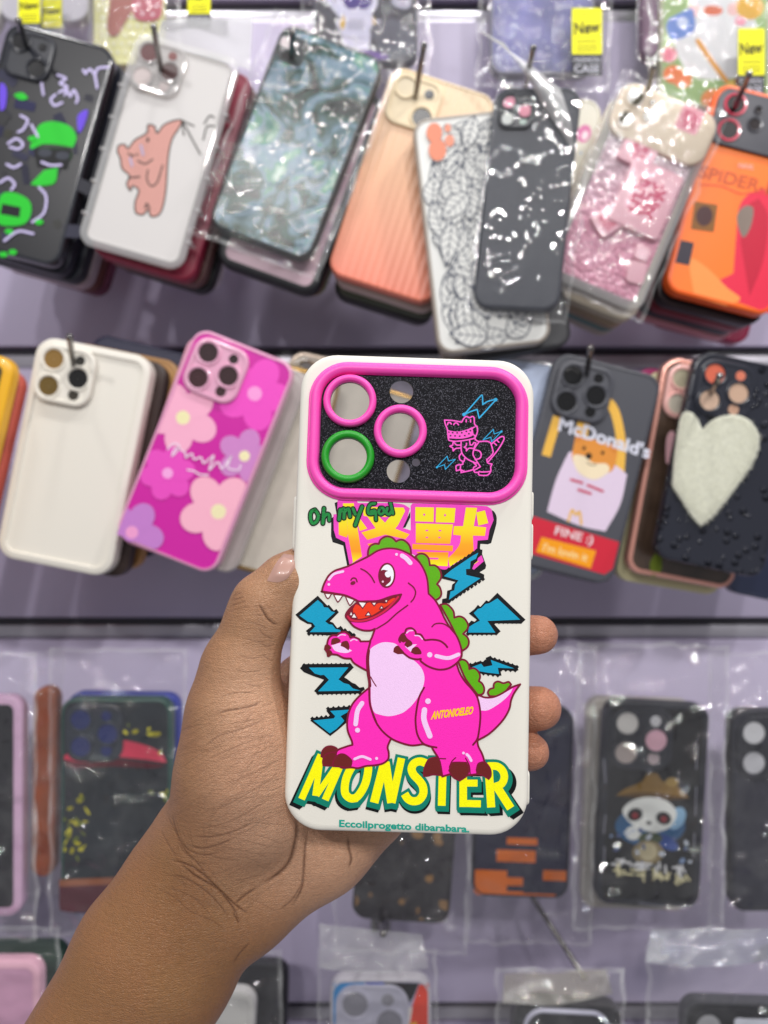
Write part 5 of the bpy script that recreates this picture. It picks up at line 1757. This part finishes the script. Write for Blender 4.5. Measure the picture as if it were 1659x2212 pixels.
bag(c, 1150, 1720, 1, 270, 640, 0.556, 2.6, 35, 0.017)
c = packed('black framed case with panda in a straw hat, third row', 1410, 1738, 226, 442, mat('#08080e', .3, coat=.1), '#1c1e2a', 0.556, 3.2, 4.5)
a = c.art()
a.fill('#8a6a30', '1330,1720* 1350,1705 1385,1690 1400,1672 1420,1672 1432,1688 1465,1700 1490,1725* 1440,1718 1400,1714 1360,1716')
a.fill('#5a4018', '1332,1720* 1400,1712 1488,1726* 1440,1728 1380,1724')
a.disc('#a08448', 1452, 1690, 14, 10)
a.disc('#2a5a86', 1405, 1785, 76, 44, 0).disc('#8fb8d8', 1462, 1768, 18, 26, 30)
a.fill('#e6e8e4', '1345,1755 1362,1732 1400,1722 1440,1730 1462,1755 1450,1785 1420,1798 1400,1796 1370,1785')
a.disc('#16161a', 1372, 1760, 17, 14, -20).disc('#16161a', 1434, 1768, 17, 14, 20).disc('#8a1c28', 1372, 1762, 7).disc('#8a1c28', 1434, 1770, 7)
a.disc('#2a2a2c', 1402, 1778, 6, 4).disc('#e2e4e0', 1368, 1800, 17, 15).disc('#1c3f8a', 1440, 1820, 28, 14, 30).disc('#3c4a2c', 1405, 1812, 26, 14)
a.disc('#8a7a58', 1400, 1842, 34, 26).disc('#c0b490', 1400, 1840, 20, 20)
for k in range(16):
    a.disc(rnd.choice(('#7f94b8', '#c4ccd8', '#4a5a88')), rnd.uniform(1318, 1492), rnd.uniform(1785, 1870), rnd.uniform(4, 9), rnd.uniform(3, 6), rnd.uniform(0, 180), n=7)
for k in range(4):      # four brush characters, too soft in the photograph to read
    gx, gy = 1342 + 43 * k, 1872 + 6 * k
    for q in range(11):
        x0, y0 = gx + rnd.uniform(-15, 15), gy + rnd.uniform(-18, 18)
        an = rnd.choice((0.1, 0.1, 1.5, 1.0, 2.2))
        l_ = rnd.uniform(6, 12)
        a.line('#e4dcae' if y0 > gy else '#e8e8ea', 4.2, '%f,%f %f,%f' % (x0 - l_ * math.cos(an), y0 - l_ * math.sin(an), x0 + l_ * math.cos(an), y0 + l_ * math.sin(an)))
a.build('panda_print', c.o, gloss_ink)
a = c.art(5.5e-4)
for s in ('1304,1640 1308,1690', '1506,1610 1504,1660', '1504,1700 1502,1760', '1500,1800 1498,1850', '1308,1760 1304,1800', '1306,1830 1304,1870', '1380,1950 1440,1958'):
    a.line('#8a8a98', 2.6, s)
a.build('frame_lettering', c.o, gloss_ink)
c.bump(mat('#23252f', .35), kind=3, size=45, height=1.6, hole=['#cfccc8', '#a89c98', '#d8a8b8', '#d4d4d8', '#b8a8ac'])
bag(c, 1405, 1700, 1, 330, 620, 0.545, 2.8, 36, 0.019, gloss=.62)
c2 = Case('cream case tucked behind the panda case', 1380, 1738, 2, 235, 455, 0.585)
c2.body(mat('#c9c2ba', .4), rim=3)
c = packed('dark grey case with pale lens holes at the right edge, third row', 1688, 1752, 218, 436, mat('#2a2a38', .4), '#20202c', 0.56, 0, 3)
c.bump(mat('#22232e', .35), kind=3, size=46, height=1.4, hole=['#d8d8dc', '#d0d0d6', '#cacad0', '#c8c8cc', '#d4d4d8'])
bag(c, 1670, 1720, 0, 280, 620, 0.548, 2.4, 37, 0.022)

# ---- bottom row ---------------------------------------------------------------------------
c = packed('pale pink case with quilted look in the bottom left corner', -30, 2312, 232, 470, mat('#e0a8c8', .35, coat=.3), '#efb9cc', 0.55, 0, 5)
bag(c, -20, 2240, 0, 300, 480, 0.538, 2.2, 41, 0.019)
c2 = Case('dark green case top behind the pale pink case', 40, 2270, 0, 200, 460, 0.60)
c2.body(mat('#2c4a3c', .4), rim=2)
c = packed('white case beside the forearm in the bottom row', 440, 2375, 200, 470, mat('#d8d6d2', .35), None, 0.55, 3, 4)
bag(c, 470, 2300, 0, 280, 500, 0.54, 2.2, 42, 0.024)
c2 = Case('black case behind the white case in the bottom row', 520, 2310, 2, 190, 460, 0.60)
c2.body(mat('#1d1c22', .4), rim=3)
c = packed('blue white and red printed case at the bottom middle', 822, 2346, 218, 462, mat('#b8b4d0', .35), '#c8c4cc', 0.55, 0, 2)
a = c.art()
a.fill('#3a8fd0', '720,2125* 790,2122* 770,2150 745,2175 735,2200 720,2215*').fill('#2a4ab8', '790,2122* 830,2122* 835,2140 800,2145*')
a.fill('#101018', '830,2122* 905,2125* 890,2160 850,2212* 835,2212* 850,2170 825,2150').fill('#e8432c', '905,2128* 926,2126* 926,2260* 860,2260* 885,2190').fill('#ece6e0', '870,2190* 890,2175 885,2212* 850,2225*').fill('#f0b030', '862,2215* 900,2208* 905,2240* 865,2240*')
a.build('colour_block_print', c.o, gloss_ink)
c.bump(mat('#c4c2d4', .35), kind=3, size=52, height=.8, hole=['#8f8d98', '#7f7d88', '#8a8894', '#9a98a2', '#8a8890'])
bag(c, 815, 2260, 0, 260, 420, 0.538, 2.4, 43, 0.014, gloss=.65)
header(c, '690,1998 912,2020 925,2092 690,2088', 0.535, clear('#ffffff', .16, .04, .9, 70, .5, dist=.009))
c = packed('black case with white ring in a cream bag, bottom row', 1215, 2400, 236, 470, mat('#1c1c22', .35), '#3c3a3e', 0.55, 3, 2)
cb = obj('camera_ring', loft('camera_ring', slab_loops(62 * mm, 50 * mm, 14 * mm, [(0, .5 * mm), (0, -1.6 * mm), (.8 * mm, -2.2 * mm), (2.2 * mm, -1.8 * mm), (2.6 * mm, .2 * mm)], 8, 0, c.h / 2 - 30 * mm)), c.o, mat('#c9c8dc', .35))
bag(c, 1210, 2290, 0, 280, 400, 0.536, 2.2, 44, 0.038)
cd = obj('price_card', loft('price_card', slab_loops(26 * mm, 20 * mm, 2 * mm, [(0, .5 * mm), (0, -.2 * mm)], 4, 36 * mm, c.h / 2 - 17 * mm), cap0=True, cap1=True), c.o, mat('#dcdce4', .5))
cd.location = (0, -.012, 0)
header(c, '1090,2106 1310,2095 1325,2150 1085,2165', 0.534, clear('#f4f0e6', .16, .04, .9, 70, .5, dist=.009))
c = packed('black case with round lens and white card, bottom right', 1590, 2400, 240, 470, mat('#26262c', .35), '#4a4a50', 0.55, 2, 2)
c.bump(mat('#1c1c22', .3), kind=3, size=50, height=2.0, hole=['#b8b8bc', '#a8a8ae', '#98989e'])
bag(c, 1560, 2270, 0, 330, 460, 0.536, 2.4, 45, 0.022)
cd = obj('price_card', loft('price_card', slab_loops(34 * mm, 20 * mm, 2 * mm, [(0, .5 * mm), (0, -.2 * mm)], 4, 8 * mm, c.h / 2 - 14 * mm), cap0=True, cap1=True), c.o, mat('#d8dae6', .5))
cd.location = (0, -.012, 0)
header(c, '1408,2012 1670,2005 1670,2072 1395,2080', 0.533, clear('#eef0f6', .16, .04, .9, 70, .5, dist=.009))

# ---- hooks --------------------------------------------------------------------------------
for lab, tp, en, Y in (('metal hook through the lens hole of the graffiti case', (40, 45), (58, 100), .533),
                       ('metal hook through the lens hole of the clear bear case', (332, 58), (347, 148), .53),
                       ('metal hook through the top of the marble case', (632, 70), (630, 120), .526),
                       ('metal hook through the peach shell case', (916, 98), (898, 205), .533),
                       ('metal hook above the navy case', (1152, 104), (1140, 160), .51),
                       ('metal hook through the cream band of the mahjong case', (1411, 143), (1402, 188), .518),
                       ('metal hook through the red lens ring of the orange case', (1618, 160), (1588, 230), .526),
                       ('metal hook through the camera holes of the plain cream case', (150, 728), (158, 785), .528),
                       ('metal hook through the camera holes of the dog print case', (1276, 752), (1268, 805), .522),
                       ('metal hook through the camera holes of the heart case', (1555, 812), (1538, 845), .512),
                       ('metal hook over the bag of the bottom middle case', (828, 2018), (826, 2010), .56),
                       ('long dark hook slanting over the bag beside the block pattern case', (1262, 2112), (1180, 1985), .58)):
    hook(lab, tp, en, Y)
